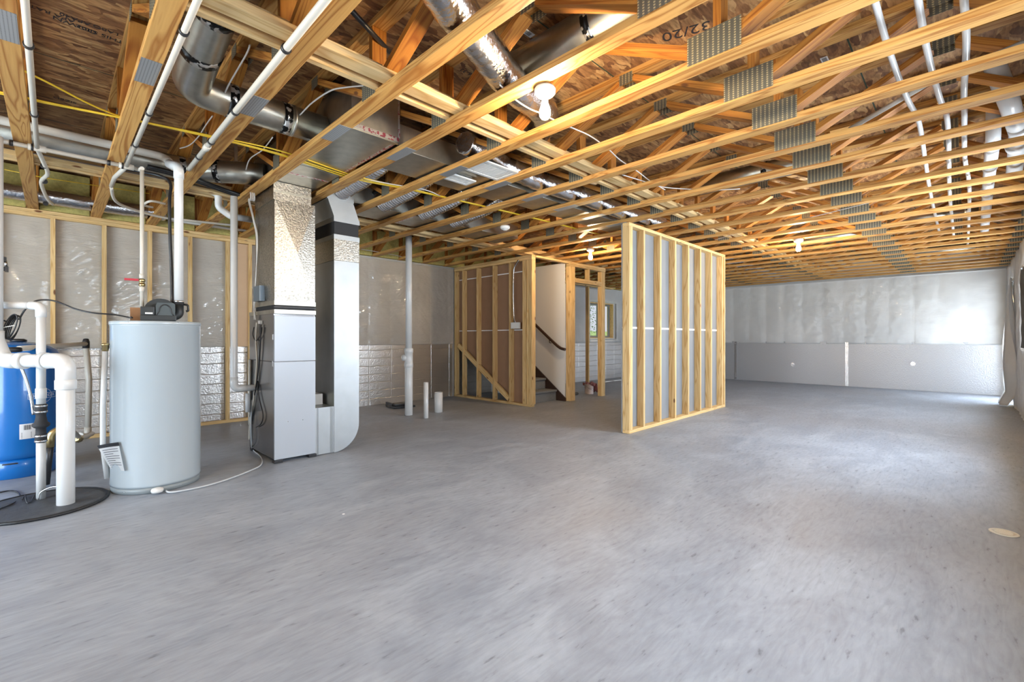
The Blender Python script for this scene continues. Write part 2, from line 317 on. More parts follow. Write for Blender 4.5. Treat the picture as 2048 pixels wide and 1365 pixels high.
def fillet(pts, r, n=6):
    pts = [Vector(p) for p in pts]; out = [pts[0]]
    for i in range(1, len(pts)-1):
        a, b, c = pts[i-1], pts[i], pts[i+1]; u = (a-b); v = (c-b); lu, lv = u.length, v.length
        if lu < 1e-6 or lv < 1e-6: continue
        u.normalize(); v.normalize(); ang = u.angle(v)
        if ang > PI-.05: out.append(b); continue
        d = min(r/math.tan(ang/2), lu*.49, lv*.49); p0 = b+u*d; p1 = b+v*d
        for k in range(n+1):
            t = k/n; out.append((p0*(1-t)+b*t)*(1-t)+(b*(1-t)+p1*t)*t)
    out.append(pts[-1]); return out
def smoothpts(pts, n=6):
    pts = [Vector(p) for p in pts]; P = [pts[0]]+pts+[pts[-1]]; out = []
    for i in range(1, len(P)-2):
        a, b, c, d = P[i-1], P[i], P[i+1], P[i+2]
        for k in range(n):
            t = k/n; out.append(.5*((2*b)+(c-a)*t+(2*a-5*b+4*c-d)*t*t+(3*b-3*c+d-a)*t**3))
    out.append(pts[-1]); return out
def tube(bm, pts, r, n=12, caps=True, mi=0):
    pts = [Vector(p) for p in pts]; rings = []; up = None
    for i, p in enumerate(pts):
        t = (pts[min(i+1, len(pts)-1)]-pts[max(i-1, 0)])
        if t.length < 1e-9: t = Vector((0, 0, 1))
        t.normalize()
        if up is None:
            up = Vector((0, 0, 1)) if abs(t.z) < .9 else Vector((1, 0, 0))
        s = t.cross(up)
        if s.length < 1e-6: s = t.orthogonal()
        s.normalize(); up = s.cross(t).normalized()
        rr = r(i/(len(pts)-1)) if callable(r) else r
        rings.append([bm.verts.new(p+s*math.cos(2*PI*k/n)*rr+up*math.sin(2*PI*k/n)*rr) for k in range(n)])
    for a, b in zip(rings, rings[1:]):
        for k in range(n):
            f = bm.faces.new((a[k], a[(k+1) % n], b[(k+1) % n], b[k])); f.material_index = mi; f.smooth = True
    if caps:
        for q in (rings[0][::-1], rings[-1]):
            f = bm.faces.new(q); f.material_index = mi
def otube(name, pts, r, mat, parent=None, n=12, fil=0, sm=False):
    bm = bmesh.new()
    if fil: pts = fillet(pts, fil)
    if sm: pts = smoothpts(pts)
    tube(bm, pts, r, n); return fin(name, bm, mat, parent)
def lathe(bm, prof, c, n=32, mi=0, axis='Z'):
    rings = []
    for r, z in prof:
        if axis == 'Z': f = lambda a, r=r, z=z: (c[0]+r*math.cos(a), c[1]+r*math.sin(a), c[2]+z)
        elif axis == 'Y': f = lambda a, r=r, z=z: (c[0]+r*math.cos(a), c[1]+z, c[2]+r*math.sin(a))
        else: f = lambda a, r=r, z=z: (c[0]+z, c[1]+r*math.cos(a), c[2]+r*math.sin(a))
        rings.append([bm.verts.new(f(2*PI*k/n)) for k in range(n)])
    for a, b in zip(rings, rings[1:]):
        for k in range(n):
            f = bm.faces.new((a[k], a[(k+1) % n], b[(k+1) % n], b[k])); f.smooth = True; f.material_index = mi
    for q in (rings[0][::-1], rings[-1]):
        f = bm.faces.new(q); f.material_index = mi
def olathe(name, prof, c, mat, parent=None, n=32, axis='Z'):
    bm = bmesh.new(); lathe(bm, prof, c, n, 0, axis); return fin(name, bm, mat, parent)
def prism(bm, poly, mapf, d0, d1, mi=0):
    """poly: 2D outline, mapf(u,v,d) -> xyz"""
    a = [bm.verts.new(mapf(u, v, d0)) for u, v in poly]; b = [bm.verts.new(mapf(u, v, d1)) for u, v in poly]; n = len(poly)
    for q in (a[::-1], b):
        f = bm.faces.new(q); f.material_index = mi
    for i in range(n):
        f = bm.faces.new((a[i], a[(i+1) % n], b[(i+1) % n], b[i])); f.material_index = mi
def tag(o, label, cat, group=None, kind=None):
    if label: o['label'] = label
    if cat: o['category'] = cat
    if group: o['group'] = group
    if kind: o['kind'] = kind
    return o
def thing(name, label, cat, loc=(0, 0, 0), group=None):
    o = bpy.data.objects.new(name, None); o.empty_display_size = .1; link(o); o.location = loc
    bpy.context.view_layer.update() if False else None
    return tag(o, label, cat, group)
def put(o, parent):
    """parent a mesh built in world coordinates under an Empty that stands elsewhere"""
    o.parent = parent; o.matrix_parent_inverse = Matrix.Translation(parent.location).inverted(); return o
BC = {}
def boardmesh(L, w, t, bev=.0025):
    k = (round(L, 4), w, t)
    if k not in BC:
        bm = bmesh.new(); box(bm, (-L/2, -w/2, -t/2), (L/2, w/2, t/2), 0, bev)
        me = bpy.data.meshes.new('board'); bm.to_mesh(me); bm.free(); BC[k] = me
    return BC[k]
def board(name, p0, p1, w, t, mat, parent=None, side=(0, 0, 1), off=None):
    """board from p0 to p1 (centre line); w measured across 'side x dir', t along side"""
    p0, p1 = Vector(p0), Vector(p1); d = (p1-p0); L = d.length; x = d.normalized(); z = Vector(side); z = (z-x*z.dot(x)).normalized(); y = z.cross(x)
    src = boardmesh(L, w, t); me = src
    key = (id(src), mat.name)
    if key not in BC:
        me2 = src.copy(); me2.name = name; me2.materials.clear(); me2.materials.append(mat); BC[key] = me2
    o = bpy.data.objects.new(name, BC[key]); link(o)
    mw = Matrix((( x.x, y.x, z.x, (p0.x+p1.x)/2), (x.y, y.y, z.y, (p0.y+p1.y)/2), (x.z, y.z, z.z, (p0.z+p1.z)/2), (0, 0, 0, 1)))
    o.matrix_basis = mw
    if parent is not None: put(o, parent)
    return o
def text(name, s, size, mat, mw, parent=None, ext=.0006):
    cu = bpy.data.curves.new(name, 'FONT'); cu.body = s; cu.size = size; cu.extrude = ext; cu.align_x = 'CENTER'; cu.align_y = 'CENTER'
    tmp = bpy.data.objects.new('tmp', cu); link(tmp); bpy.context.view_layer.update()
    me = bpy.data.meshes.new_from_object(tmp.evaluated_get(bpy.context.evaluated_depsgraph_get())); COL.objects.unlink(tmp); bpy.data.objects.remove(tmp)
    me.materials.clear(); me.materials.append(mat); o = bpy.data.objects.new(name, me); link(o); o.matrix_basis = mw
    if parent is not None: put(o, parent)
    return o
def S(name, bm_or_obj, mat=None):
    o = fin(name, bm_or_obj, mat) if mat else bm_or_obj
    o['kind'] = 'structure'; return o
ORD = ['first','second','third','fourth','fifth','sixth','seventh','eighth','ninth','tenth','eleventh','twelfth','thirteenth','fourteenth','fifteenth','sixteenth','seventeenth','eighteenth','nineteenth','twentieth','twenty-first','twenty-second','twenty-third','twenty-fourth','twenty-fifth','twenty-sixth','twenty-seventh','twenty-eighth','twenty-ninth','thirtieth']

X0, X1, Y0, Y1 = -3.2, 12.98, -.60, 7.02
ZC, ZT = 2.466, 2.923
# ------------------------------------------------------------------ floor, ceiling, walls
bm = bmesh.new(); box(bm, (X0-.3, Y0-.3, -.2), (X1+.3, Y1+.3, 0)); S('floor', bm, M['floor'])
bm = bmesh.new(); box(bm, (X0-.3, Y0-.3, ZT), (X1+.3, Y1+.3, ZT+.02)); ceiling = S('ceiling', bm, M['osb'])
def wallmesh(axis, lo, hi, d0, d1, holes, z1=ZT):
    """axis 'X': wall runs along X between y=d0..d1; holes = (a,b,z0,z1)"""
    bm = bmesh.new(); cuts = sorted({lo, hi, *[h[0] for h in holes], *[h[1] for h in holes]})
    for a, b in zip(cuts, cuts[1:]):
        hz = [h for h in holes if h[0] <= a+1e-6 and h[1] >= b-1e-6]; segs = [(0, z1)]
        for h in hz: segs = [(0, h[2]), (h[3], z1)]
        for s0, s1 in segs:
            if s1-s0 > 1e-4:
                if axis == 'X': box(bm, (a, d0, s0), (b, d1, s1))
                else: box(bm, (d0, a, s0), (d1, b, s1))
    return bm
wallm = simple('poured_concrete_wall', (.50, .49, .47), .85, bump=.2, bscale=20)
WL = [(9.90, 11.08, 1.11, 2.07)]
WR = [(11.35, 12.55, 0.0, 2.07), (8.1, 9.78, 1.03, 2.05), (4.8, 6.4, 1.05, 2.03), (1.0, 2.8, 1.05, 2.03)]  # last two openings are unseen, added to let more light in
WB = [(1.1, 5.3, .05, 2.15)]  # unseen opening, added and placed to light the left side
S('wall_left', wallmesh('X', X0, X1, Y1, Y1+.2, WL), wallm)
S('wall_right', wallmesh('X', X0, X1, Y0-.2, Y0, WR), wallm)
S('wall_far', wallmesh('Y', Y0-.2, Y1+.2, X1, X1+.2, []), wallm)
S('wall_behind', wallmesh('Y', Y0-.2, Y1+.2, X0-.2, X0, WB), wallm)
# windows: jamb lining, frame, panes
def window(name, axis, a, b, z0, z1, d_in, d_out, mull=True, frame='winframe', lining=.02):
    root = bpy.data.objects.new(name, None); link(root); root['kind'] = 'structure'
    def bx(bm, u0, u1, v0, v1, w0, w1):
        lo, hi = min(w0, w1), max(w0, w1)
        if axis == 'X': box(bm, (u0, lo, v0), (u1, hi, v1))
        else: box(bm, (lo, u0, v0), (hi, u1, v1))
    e = .002
    bm = bmesh.new()
    for q in ((a+e, a+lining, z0+e, z1-e), (b-lining, b-e, z0+e, z1-e), (a+lining, b-lining, z0+e, z0+lining), (a+lining, b-lining, z1-lining, z1-e)):
        bx(bm, *q, d_in, d_out)
    fin('window_lining', bm, M['stud'], root)
    a2, b2, z2, z3 = a+lining, b-lining, z0+lining, z1-lining; dm = d_in+(d_out-d_in)*.75; dn = d_in+(d_out-d_in)*.55; fw = .05
    bm = bmesh.new()
    for q in ((a2, a2+fw, z2, z3), (b2-fw, b2, z2, z3), (a2+fw, b2-fw, z2, z2+fw), (a2+fw, b2-fw, z3-fw, z3)): bx(bm, *q, dn, dm)
    if mull: bx(bm, (a2+b2)/2-.03, (a2+b2)/2+.03, z2+fw, z3-fw, dn, dm)
    fin('window_frame', bm, M[frame], root)
    bm = bmesh.new(); bx(bm, a2+fw, b2-fw, z2+fw, z3-fw, (dn+dm)/2-.003, (dn+dm)/2+.003); fin('window_pane', bm, M['glass'], root)
    return root
window('window_1', 'X', *WL[0], Y1, Y1+.2, frame='grnframe')
window('window_2', 'X', *WR[1], Y0, Y0-.2)
window('added_window_3', 'X', *WR[2], Y0, Y0-.2)  # added window out of view, there for its light
window('added_window_4', 'X', *WR[3], Y0, Y0-.2)  # added window beside the camera, lights the floor and back-left corner
window('door_1', 'X', *WR[0], Y0, Y0-.2)
window('added_door_2', 'Y', *WB[0], X0, X0-.2)  # added opening behind the camera, carries the fill light

# outside: ground, a slope and a tree seen through the left-wall window
bm = bmesh.new(); box(bm, (-60, -60, -.6), (90, 110, -.3)); g = fin('grass_ground', bm, M['grass']); tag(g, None, None, kind='structure')
bm = bmesh.new()
nx = 30
rows = []
for j, (yy, hh) in enumerate(((24, 0), (30, .9), (40, 1.9), (60, 2.6))):
    rows.append([bm.verts.new((-20+i*3.5, yy, -.3+hh*(1+.25*math.sin(i*.7+j)))) for i in range(nx)])
for a, b in zip(rows, rows[1:]):
    for i in range(nx-1): bm.faces.new((a[i], a[i+1], b[i+1], b[i]))
o = fin('hillside', bm, M['grass'], smooth=True); tag(o, None, None, kind='structure')
tr = thing('leafy_tree', 'green leafy tree outside the window in the left wall', 'tree', (18.0, 13.0, -.3))
bm = bmesh.new(); tube(bm, [(18.0, 13, -.3), (18.05, 13, 1.2), (18.0, 13.1, 3.2)], lambda t: .11-.07*t, 8)
tube(bm, [(18.05, 13, 1.0), (17.6, 13, 1.9)], .04, 6); tube(bm, [(18.03, 13, 1.3), (18.5, 13.1, 2.2)], .04, 6)
put(fin('trunk', bm, M['bark']), tr)
bm = bmesh.new()
for i in range(1500):
    a = random.uniform(0, 2*PI); h = random.uniform(.3, 4.2); rr = (1.05-.22*h)*random.uniform(.1, 1)*1.1
    c = Vector((18.0+rr*math.cos(a), 13+rr*math.sin(a), h)); u = Vector((random.gauss(0, 1), random.gauss(0, 1), random.gauss(0, 1))).normalized(); v = u.orthogonal().normalized(); s = .05
    bm.faces.new([bm.verts.new(c+q) for q in (u*s, v*s*.6, -u*s, -v*s*.6)])
put(fin('foliage', bm, M['leaf']), tr)

# ------------------------------------------------------------------ floor trusses
EDGE = lambda k: 2.335+.4877*k
YA, YB = Y0+.02, 6.985
BN = [.87, 2.415, 3.95, 5.48]; TN = [.10, 1.635, 3.18, 4.715, 6.24]
def make_truss():
    t = thing('floor_truss', '', 'truss', (0, 0, 0))
    cx = -.0445
    board('bottom_chord', (cx, YA, ZC+.019), (cx, YB, ZC+.019), .089, .038, M['chord'], t)
    board('top_chord', (cx, YA, ZT-.020), (cx, YB, ZT-.020), .089, .038, M['chord'], t)
    zb, zt = ZC+.038, ZT-.039
    def web(y0, z0, y1, z1):
        # trim so that the ends stay between the chords
        board('web', (cx, y0, z0), (cx, y1, z1), .089, .038, M['web'], t, side=(0, -(z1-z0), y1-y0))
    dz = .021
    for b in BN:
        for s in (-1, 1):
            tn = min(TN, key=lambda q: abs(q-(b+s*.77)))
            web(b+s*.05, zb+dz, tn-s*.05, zt-dz)
        board('web', (cx, b-.02, zb+.002), (cx, b-.02, zt-.002), .089, .038, M['web'], t, side=(0, 1, 0))
    web(YA+.08, zb+dz, TN[0]-.06, zt-dz); web(TN[-1]+.06, zt-dz, YB-.08, zb+dz)
    for e in (YA+.02, YB-.02): board('web', (cx, e, zb+.002), (cx, e, zt-.002), .089, .038, M['web'], t, side=(0, 1, 0))
    def plate(yc, zc, w, h, mat='perf', name='connector_plate'):
        for i, x in enumerate((-.0905, .0015)):
            k = (name, w, h)
            if k not in BC:
                bm = bmesh.new(); box(bm, (-w/2, -h/2, -.0008), (w/2, h/2, .0008)); me = bpy.data.meshes.new(name); bm.to_mesh(me); bm.free(); me.materials.append(M[mat]); BC[k] = me
            o = bpy.data.objects.new(name, BC[k]); link(o); o.matrix_basis = Matrix(((0, 0, 1, x), (1, 0, 0, yc), (0, 1, 0, zc), (0, 0, 0, 1))); put(o, t)
    plate(.867, 2.545, .255, .140); plate(2.418, 2.551, .152, .124); plate(3.945, 2.545, .14, .116); plate(5.48, 2.545, .15, .12)
    for y in TN: plate(y, ZT-.052, .10, .07)
    plate(YA+.08, 2.53, .14, .11)
    # splice plate flat under the bottom chord
    bm = bmesh.new(); box(bm, (-.14, -.041, -.0008), (.14, .041, .0008)); me = bpy.data.meshes.new('splice_plate'); bm.to_mesh(me); bm.free(); me.materials.append(M['splice'])
    o = bpy.data.objects.new('splice_plate', me); link(o); o.matrix_basis = Matrix(((0, 1, 0, cx), (1, 0, 0, 2.945), (0, 0, -1, ZC-.0012), (0, 0, 0, 1))); put(o, t)
    return t
proto = make_truss()
kids = list(proto.children)
KS = list(range(-6, 22))
def truss_label(k):
    n = k+6
    if n <= 13: return 'open-web wooden floor truss, %s from the left edge of the photo' % ORD[n]
    return 'open-web wooden floor truss, %s back from the white far wall' % ORD[21-k]
for k in KS:
    if k == -6: r = proto; r.location = (EDGE(k), 0, 0)
    else:
        r = proto.copy(); link(r); r.location = (EDGE(k), 0, 0)
        for ch in kids:
            c = ch.copy(); link(c); c.parent = r
    tag(r, truss_label(k), 'truss', 'floor trusses across the ceiling')
# strongback braces running across the trusses
for y, nm, txt in ((2.214, 'flat', 'nearer'), (5.165, 'flat', 'farther')):
    for seg, (a, b, w) in enumerate(((X0+.1, 3.0, 'left'), (3.0, X1-.05, 'right'))):
        pass
    o = board('bracing_board', (X0+.1, y, ZC+.0575), (X1-.1, y, ZC+.0575), .089, .038, M['brace']); tag(o, 'pale flat bracing board laid across the bottom chords, the %s flat one' % txt, 'board')
    yy = y+.116
    o = board('bracing_board', (X0+.1, yy, ZC+.108), (X1-.1, yy, ZC+.108), .038, .140, M['brace']); tag(o, 'upright bracing board on edge behind the %s flat brace' % txt, 'board')
# yellow batts in the rim above the left wall
for k in KS[:-1]:
    a = EDGE(k)+.004; b = EDGE(k+1)-.093
    bm = bmesh.new(); box(bm, (a, 6.915, 2.47), (b, 7.015, 2.90), 0, .012)
    tag(fin('insulation_batt', bm, M['batt']), 'yellow fibreglass batt between truss ends above the left wall, %s bay from the left edge' % ORD[k+6], 'insulation', 'yellow batts above the left wall')
# printing stamped on the subfloor panels
def stamp(s, size, x, y, rz):
    text('printed_text', s, size, M['ink'], Matrix.Translation((x, y, ZT-.001)) @ Matrix.Rotation(rz, 4, 'Z') @ Matrix.Rotation(PI, 4, 'X'), None)['kind'] = 'structure'
for w_, sz, px, py, rz in (('DOWN', .055, 150, 50, PI+.05), ('THIS SIDE', .05, 200, 68, PI+.05), ('APA40', .045, 150, 38, PI+.05), ('LABO', .045, 212, 60, PI+.05), ('APA RATED', .045, 90, 22, PI+.05), ('SIZED', .05, 130, 200, PI+.05), ('32/20', .12, 1372, 62, 1.9), ('APA RATED', .06, 1540, 18, 1.6), ('16-32', .05, 935, 145, PI)):
    p = PZ(px, py, ZT); stamp(w_, sz, p.x, p.y, rz)

# ------------------------------------------------------------------ foil insulation and polythene on the walls
def panel(name, a, b, mat, label, cat='insulation'): return tag(obox(name, a, b, mat), label, cat)
panel('foil_insulation', (X0+.01, 6.99, .002), (5.40, 7.017, 1.03), M['foilq'], 'quilted silver foil blanket along the foot of the left wall behind the furnace')
panel('foil_insulation', (5.56, 6.99, .002), (12.90, 7.017, 1.03), M['foilq'], 'quilted silver foil blanket below the far left window, beyond the stairs')
m_fx = mk_foil('foil_board', True, .42, axis=1, col=(.58, .58, .60))
fp = [(-.55, 1.962, 'silver foil board at the far wall foot, right of the tall seam'), (1.972, 4.40, 'silver foil board at the far wall foot, between two seams'), (4.41, 6.97, 'silver foil board at the far wall foot, behind the framed partition')]
foils = []
for a, b, l in fp: foils.append(panel('foil_board', (12.93, a, .002), (12.975, b, 1.03), M['foil'], l))
# seam tape strips and cap washers on the far foil
for i, y in enumerate((1.967, 4.405)):
    tag(obox('foil_tape', (12.924, y-.03, .01), (12.929, y+.03, 1.02), M['foilw']), ('bright foil tape over the seam in mid far wall', 'bright foil tape over the seam beside the framed partition')[i], 'tape')
for i, (px, py, l) in enumerate(((1585, 730, 'left-hand'), (1826, 728, 'right-hand'))):
    p = PX(px, py, 12.925); tag(olathe('cap_washer', [(.045, 0), (.045, .004), (.02, .012)], (p.x-.008, p.y, p.z), M['foilw'], n=20, axis='X'), 'round silver fixing washer on far foil board, %s one' % l, 'washer')
def sheet(name, axis, a, b, z0, z1, d, mat, label, amp=.012, pitch=.406, holes=(), inward=-1, seed=0, res=.05, crease=0):
    """wrinkled polythene: grid with pillowing between studs"""
    bm = bmesh.new(); nu = max(2, int((b-a)/res)); nv = max(2, int((z1-z0)/res)); V = {}
    for i in range(nu+1):
        u = a+(b-a)*i/nu
        for j in range(nv+1):
            v = z0+(z1-z0)*j/nv
            w = amp*1.0*(abs(math.sin(PI*u/pitch))**.5)*inward+inward*amp*(1+mnoise.noise(Vector((u*2.2+seed, v*3, seed)))+.6*mnoise.noise(Vector((u*9+v*5, v*7-u*4, seed+3))))
            if crease:
                k = math.cos(.9*mnoise.noise(Vector((u*.9+seed, v*.9, 5)))); s1 = u*.75+v*.66; t1 = -u*.66+v*.75
                ph = ((u/pitch) % 1)-.5
                q1 = 1-abs(mnoise.noise(Vector((s1*3+seed, t1*20, 1+seed)))); q2 = 1-abs(mnoise.noise(Vector((s1*14, t1*2.5+abs(ph)*3, 8+seed)))); m1 = max(0, mnoise.noise(Vector((u*1.7, v*2.1, seed+20)))+.35)
                w += inward*crease*(q1**6*m1+.5*q2**8*max(0, .6-m1))
            V[i, j] = bm.verts.new((u, d+w, v) if axis == 'X' else (d+w, u, v))
    for i in range(nu):
        for j in range(nv):
            uc = a+(b-a)*(i+.5)/nu; vc = z0+(z1-z0)*(j+.5)/nv
            if any(h[0] < uc < h[1] and h[2] < vc < h[3] for h in holes): continue
            bm.faces.new((V[i, j], V[i+1, j], V[i+1, j+1], V[i, j+1]))
    for v in [v for v in bm.verts if not v.link_faces]: bm.verts.remove(v)
    r = bmesh.ops.solidify(bm, geom=list(bm.faces), thickness=.0015)
    return tag(fin(name, bm, mat, smooth=True), label, 'sheet')
sheet('plastic_sheet', 'X', X0+.05, 5.40, 1.0, 2.43, 6.985, M['sheet'], 'wrinkled clear plastic sheet on the left wall behind the water heater and furnace', .010, seed=2, res=.016, crease=.012)
sheet('plastic_sheet', 'X', 5.58, 12.88, .99, 2.44, 6.985, M['sheetw'], 'milky plastic sheet around the window beyond the stairs', .012, crease=.006, holes=[(9.86, 11.12, 1.08, 2.1)], seed=5)
sheet('plastic_sheet', 'Y', -.56, 6.93, .98, 2.455, 12.945, M['sheetw'], 'wide milky plastic sheet covering the upper far wall', .012, inward=-1, seed=9, res=.035, crease=.0)
sheet('plastic_sheet', 'X', X0+.1, 12.9, .01, 2.45, -.585, M['sheetw'], 'loose plastic sheet on the right wall around patio door and window', .022, inward=1, holes=[(h[0]-.03, h[1]+.03, h[2]-.03, h[3]+.03) for h in WR], seed=14)
# curtain of loose plastic hanging at the patio door edge and puddling on the slab
bm = bmesh.new(); V = []
for j in range(30):
    z = 2.08-j*.0705; row = []
    for i in range(16):
        u = i/15; f = 1+.25*math.sin(z*3)
        row.append(bm.verts.new((11.30-.55*u*f, -.50+.075*math.sin(u*17+z*1.5)*(.6+.5*math.sin(z*2.1))+(.10 if j > 26 else 0)*(j-26)*.3, max(.015, z))))
    V.append(row)
for a, b in zip(V, V[1:]):
    for i in range(15): bm.faces.new((a[i], a[i+1], b[i+1], b[i]))
bmesh.ops.solidify(bm, geom=list(bm.faces), thickness=.0015)
tag(fin('plastic_curtain', bm, M['sheetw'], smooth=True), 'bunched plastic curtain hanging beside the patio door down to the slab', 'sheet')

# ------------------------------------------------------------------ framed stud wall in front of the left wall
t = thing('stud_wall', 'open stud wall against the plastic behind water heater and furnace', 'framing', (-.5, 6.93, 0))
xs = [-2.83, -2.43, -2.02, -1.62, -1.21, -.81, -.405, 0, .41, .818, 1.219, 1.63, 1.895]
for x in xs: board('stud', (x, 6.934, .038), (x, 6.934, 2.39), .089-.02, .038, M['stud'], t, side=(1, 0, 0))
board('bottom_plate', (X0+.05, 6.934, .019), (1.94, 6.934, .019), .069, .038, M['stud'], t)
board('top_plate', (X0+.05, 6.934, 2.409), (2.3, 6.934, 2.409), .069, .036, M['stud'], t)
board('top_plate', (X0+.05, 6.934, 2.4465), (2.3, 6.934, 2.4465), .069, .036, M['stud'], t)
tag(obox('backer_panel', (1.652, 6.94, 1.0), (1.874, 6.96, 2.385), simple('tan_backer', (.55, .38, .24), .7, var=.1, bscale=5)), 'tan backer panel between the last two studs beside the furnace', 'panel')

# ------------------------------------------------------------------ framed partition in the middle of the room
t = thing('partition_wall', 'free-standing framed partition, open studs this side and drywall behind', 'partition', (4.72, 2.82, 0))
pxs = [4.74, 5.08, 5.50, 5.925, 6.33, 6.74, 7.155, 7.60]
pxs = [4.743, 5.075, 5.497, 5.918, 6.325, 6.735, 7.14, 7.59]
for x in pxs: board('stud', (x, 2.825, .040), (x, 2.825, 2.426), .089, .038, M['stud'], t, side=(1, 0, 0))
board('stud', (4.782, 2.825, .04), (4.782, 2.825, 2.426), .089, .038, M['stud'], t, side=(1, 0, 0))
board('bottom_plate', (4.724, 2.825, .020), (7.70, 2.825, .020), .089, .038, M['stud'], t)
board('top_plate', (4.724, 2.825, 2.4455), (7.70, 2.825, 2.4455), .089, .038, M['stud'], t)
board('stud', (7.68, 2.825, .040), (7.68, 2.825, 2.426), .089, .038, M['stud'], t, side=(1, 0, 0))
for z0, z1 in ((.01, 1.235), (1.245, 2.455)): put(obox('drywall_sheet', (4.722, 2.871, z0), (7.70, 2.884, z1), M['greyboard']), t)
put(obox('joint_tape', (4.725, 2.866, 1.228), (7.695, 2.8705, 1.252), M['paper']), t)

# ------------------------------------------------------------------ stair enclosure
t = thing('stair_enclosure', 'framed stairwell wall with brown paper-faced board, white lining and doorway', 'framing', (5.44, 5.0, 0))
sx0 = 5.44; ex = sx0+.0445
def st(y, z0=.04, z1=2.385, p=t, x=ex, w=.089): return board('stud', (x, y, z0), (x, y, z1), w, .038, M['stud'], p, side=(0, 1, 0))
for y in (6.955, 6.72, 6.31, 5.88, 5.47): st(y)
for y in (5.155, 5.115): st(y)
board('bottom_plate', (ex, 4.985, .019), (ex, 6.985, .019), .089, .038, M['stud'], t)
for z in (2.408, 2.4465): board('top_plate', (ex, 4.965, z), (ex, 6.985, z), .089, .0375, M['stud'], t)
# corner post (three studs)
for i, y in enumerate((4.984, 5.023, 5.062)): st(y, .04, 2.388)
board('diagonal_brace', (ex-.005, 5.52, .085), (ex-.005, 6.90, .985), .036, .089, M['stud'], t, side=(0, .55, .83)).location.x += 0
bm = bmesh.new(); prism(bm, [(5.08, .0), (5.56, .0), (6.98, .98), (6.98, 2.44), (5.08, 2.44)], lambda u, v, d: (d, u, v), sx0+.092, sx0+.104)
put(fin('paper_faced_board', bm, M['kraft']), t)
for z in (1.252, 2.228):
    put(obox('joint_tape', (sx0+.0885, 5.08, z-.008), (sx0+.0915, 6.97, z+.008), M['paper']), t)
# inner side board facing the stair, far lining wall
bm = bmesh.new(); prism(bm, [(5.05, .0), (6.98, .0), (6.98, 2.45), (5.05, 2.45)], lambda u, v, d: (d, u, v), 6.40, 6.412)
put(fin('white_drywall', bm, M['drywall']), t)
# header over the stair opening
put(obox('header_strip', (5.53, 4.955, 2.43), (6.40, 5.04, 2.462), M['stud']), t)
# wall right of the stairs
for x in (6.435, 6.474, 6.513, 6.549): board('stud', (x, 4.995, .002), (x, 4.995, 2.385), .089, .037, M['stud'], t, side=(1, 0, 0))
for z in (2.408, 2.4465): board('top_plate', (6.42, 4.995, z), (7.535, 4.995, z), .089, .0375, M['stud'], t)
board('header', (6.57, 4.995, 2.17), (7.40, 4.995, 2.17), .089, .038, M['stud'], t); board('header', (6.57, 4.995, 2.13), (7.40, 4.995, 2.13), .089, .038, M['stud'], t)
board('stud', (7.0, 4.995, 2.19), (7.0, 4.995, 2.385), .089, .038, M['stud'], t, side=(1, 0, 0))
for x in (7.42, 7.46, 7.50): board('stud', (x, 4.995, .002), (x, 4.995, 2.385), .089, .038, M['stud'], t, side=(1, 0, 0))
# second framed wall behind the doorway
pb = PZ(1175, 768, 0)
t2 = thing('framed_wall', 'open framed wall seen through the doorway beside the stairs', 'framing', (pb.x, pb.y, 0))
for i, dx in enumerate((0, .41)):
    if i == 0: board('stud', (pb.x, pb.y, .0), (pb.x, pb.y, 2.37), .089, .038, M['stud'], t2, side=(1, 0, 0))
board('top_plate', (pb.x-1.2, pb.y, 2.40), (pb.x+1.1, pb.y, 2.40), .089, .038, M['stud'], t2)
# stairs
sc = thing('staircase', 'carpeted grey stairs climbing between the paper-faced wall and white wall', 'stairs', (5.95, 5.23, 0))
run, rise = .255, .192
for i in range(7):
    y = 5.23+i*run; z = (i+1)*rise
    bm = bmesh.new(); poly = [(y, z-rise+.002), (y, z-.05), (y-.022, z-.03), (y-.024, z-.008), (y-.012, z), (y+run+.0, z), (y+run, z-.03), (y+.02, z-rise+.002)]
    if i == 0: poly[0] = (y, .001); poly[-1] = (y+.02, .001)
    prism(bm, poly, lambda u, v, d: (d, u, v), 5.56, 6.372)
    put(fin('carpeted_step', bm, M['carpet']), sc)
bm = bmesh.new(); prism(bm, [(5.02, .0), (5.45, .0), (6.95, 1.12), (6.95, 1.50), (5.02, .055)], lambda u, v, d: (d, u, v), 6.376, 6.397); put(fin('skirt_board', bm, M['darkwood']), sc)
hr = thing('handrail', 'dark brown wooden handrail sloping down the white stair wall', 'handrail', (6.36, 4.98, .95))
bm = bmesh.new(); tube(bm, smoothpts([(6.345, 5.0, .915), (6.345, 5.12, .945), (6.345, 5.30, 1.065), (6.345, 5.82, 1.452), (6.345, 6.6, 2.03)], 5), .026, 10); put(fin('rail', bm, M['darkwood']), hr)
for y, z in ((5.36, 1.085), (6.2, 1.71)): put(otube('bracket', [(6.398, y, z-.06), (6.345, y, z-.05), (6.345, y, z)], .008, M['darkwood'], fil=.02, n=8), hr)
# electrical box and conduit on the stair wall
eb = thing('electrical_box', 'white electrical box with flexible conduit on the stairwell stud', 'electrical box', (5.42, 5.40, 1.3))
a = PX(1024, 658, 5.425); b = PX(1040, 645, 5.425)
put(obox('box', (5.395, b.y, a.z), (5.437, a.y, b.z), M['white'], bev=.004), eb)
q = [PX(x_, y_, 5.415) for x_, y_ in ((1031, 645), (1028, 632), (1027, 600), (1027, 560), (1028, 540), (1032, 530), (1038, 521))]
put(otube('conduit', q, .012, M['steel'], sm=True, n=8), eb)
q = [PX(x_, y_, 5.43) for x_, y_ in ((1028, 645), (1026, 600), (1026, 550), (1028, 536), (1036, 520))]
put(otube('cable', q, .006, M['black'], sm=True, n=6), eb)
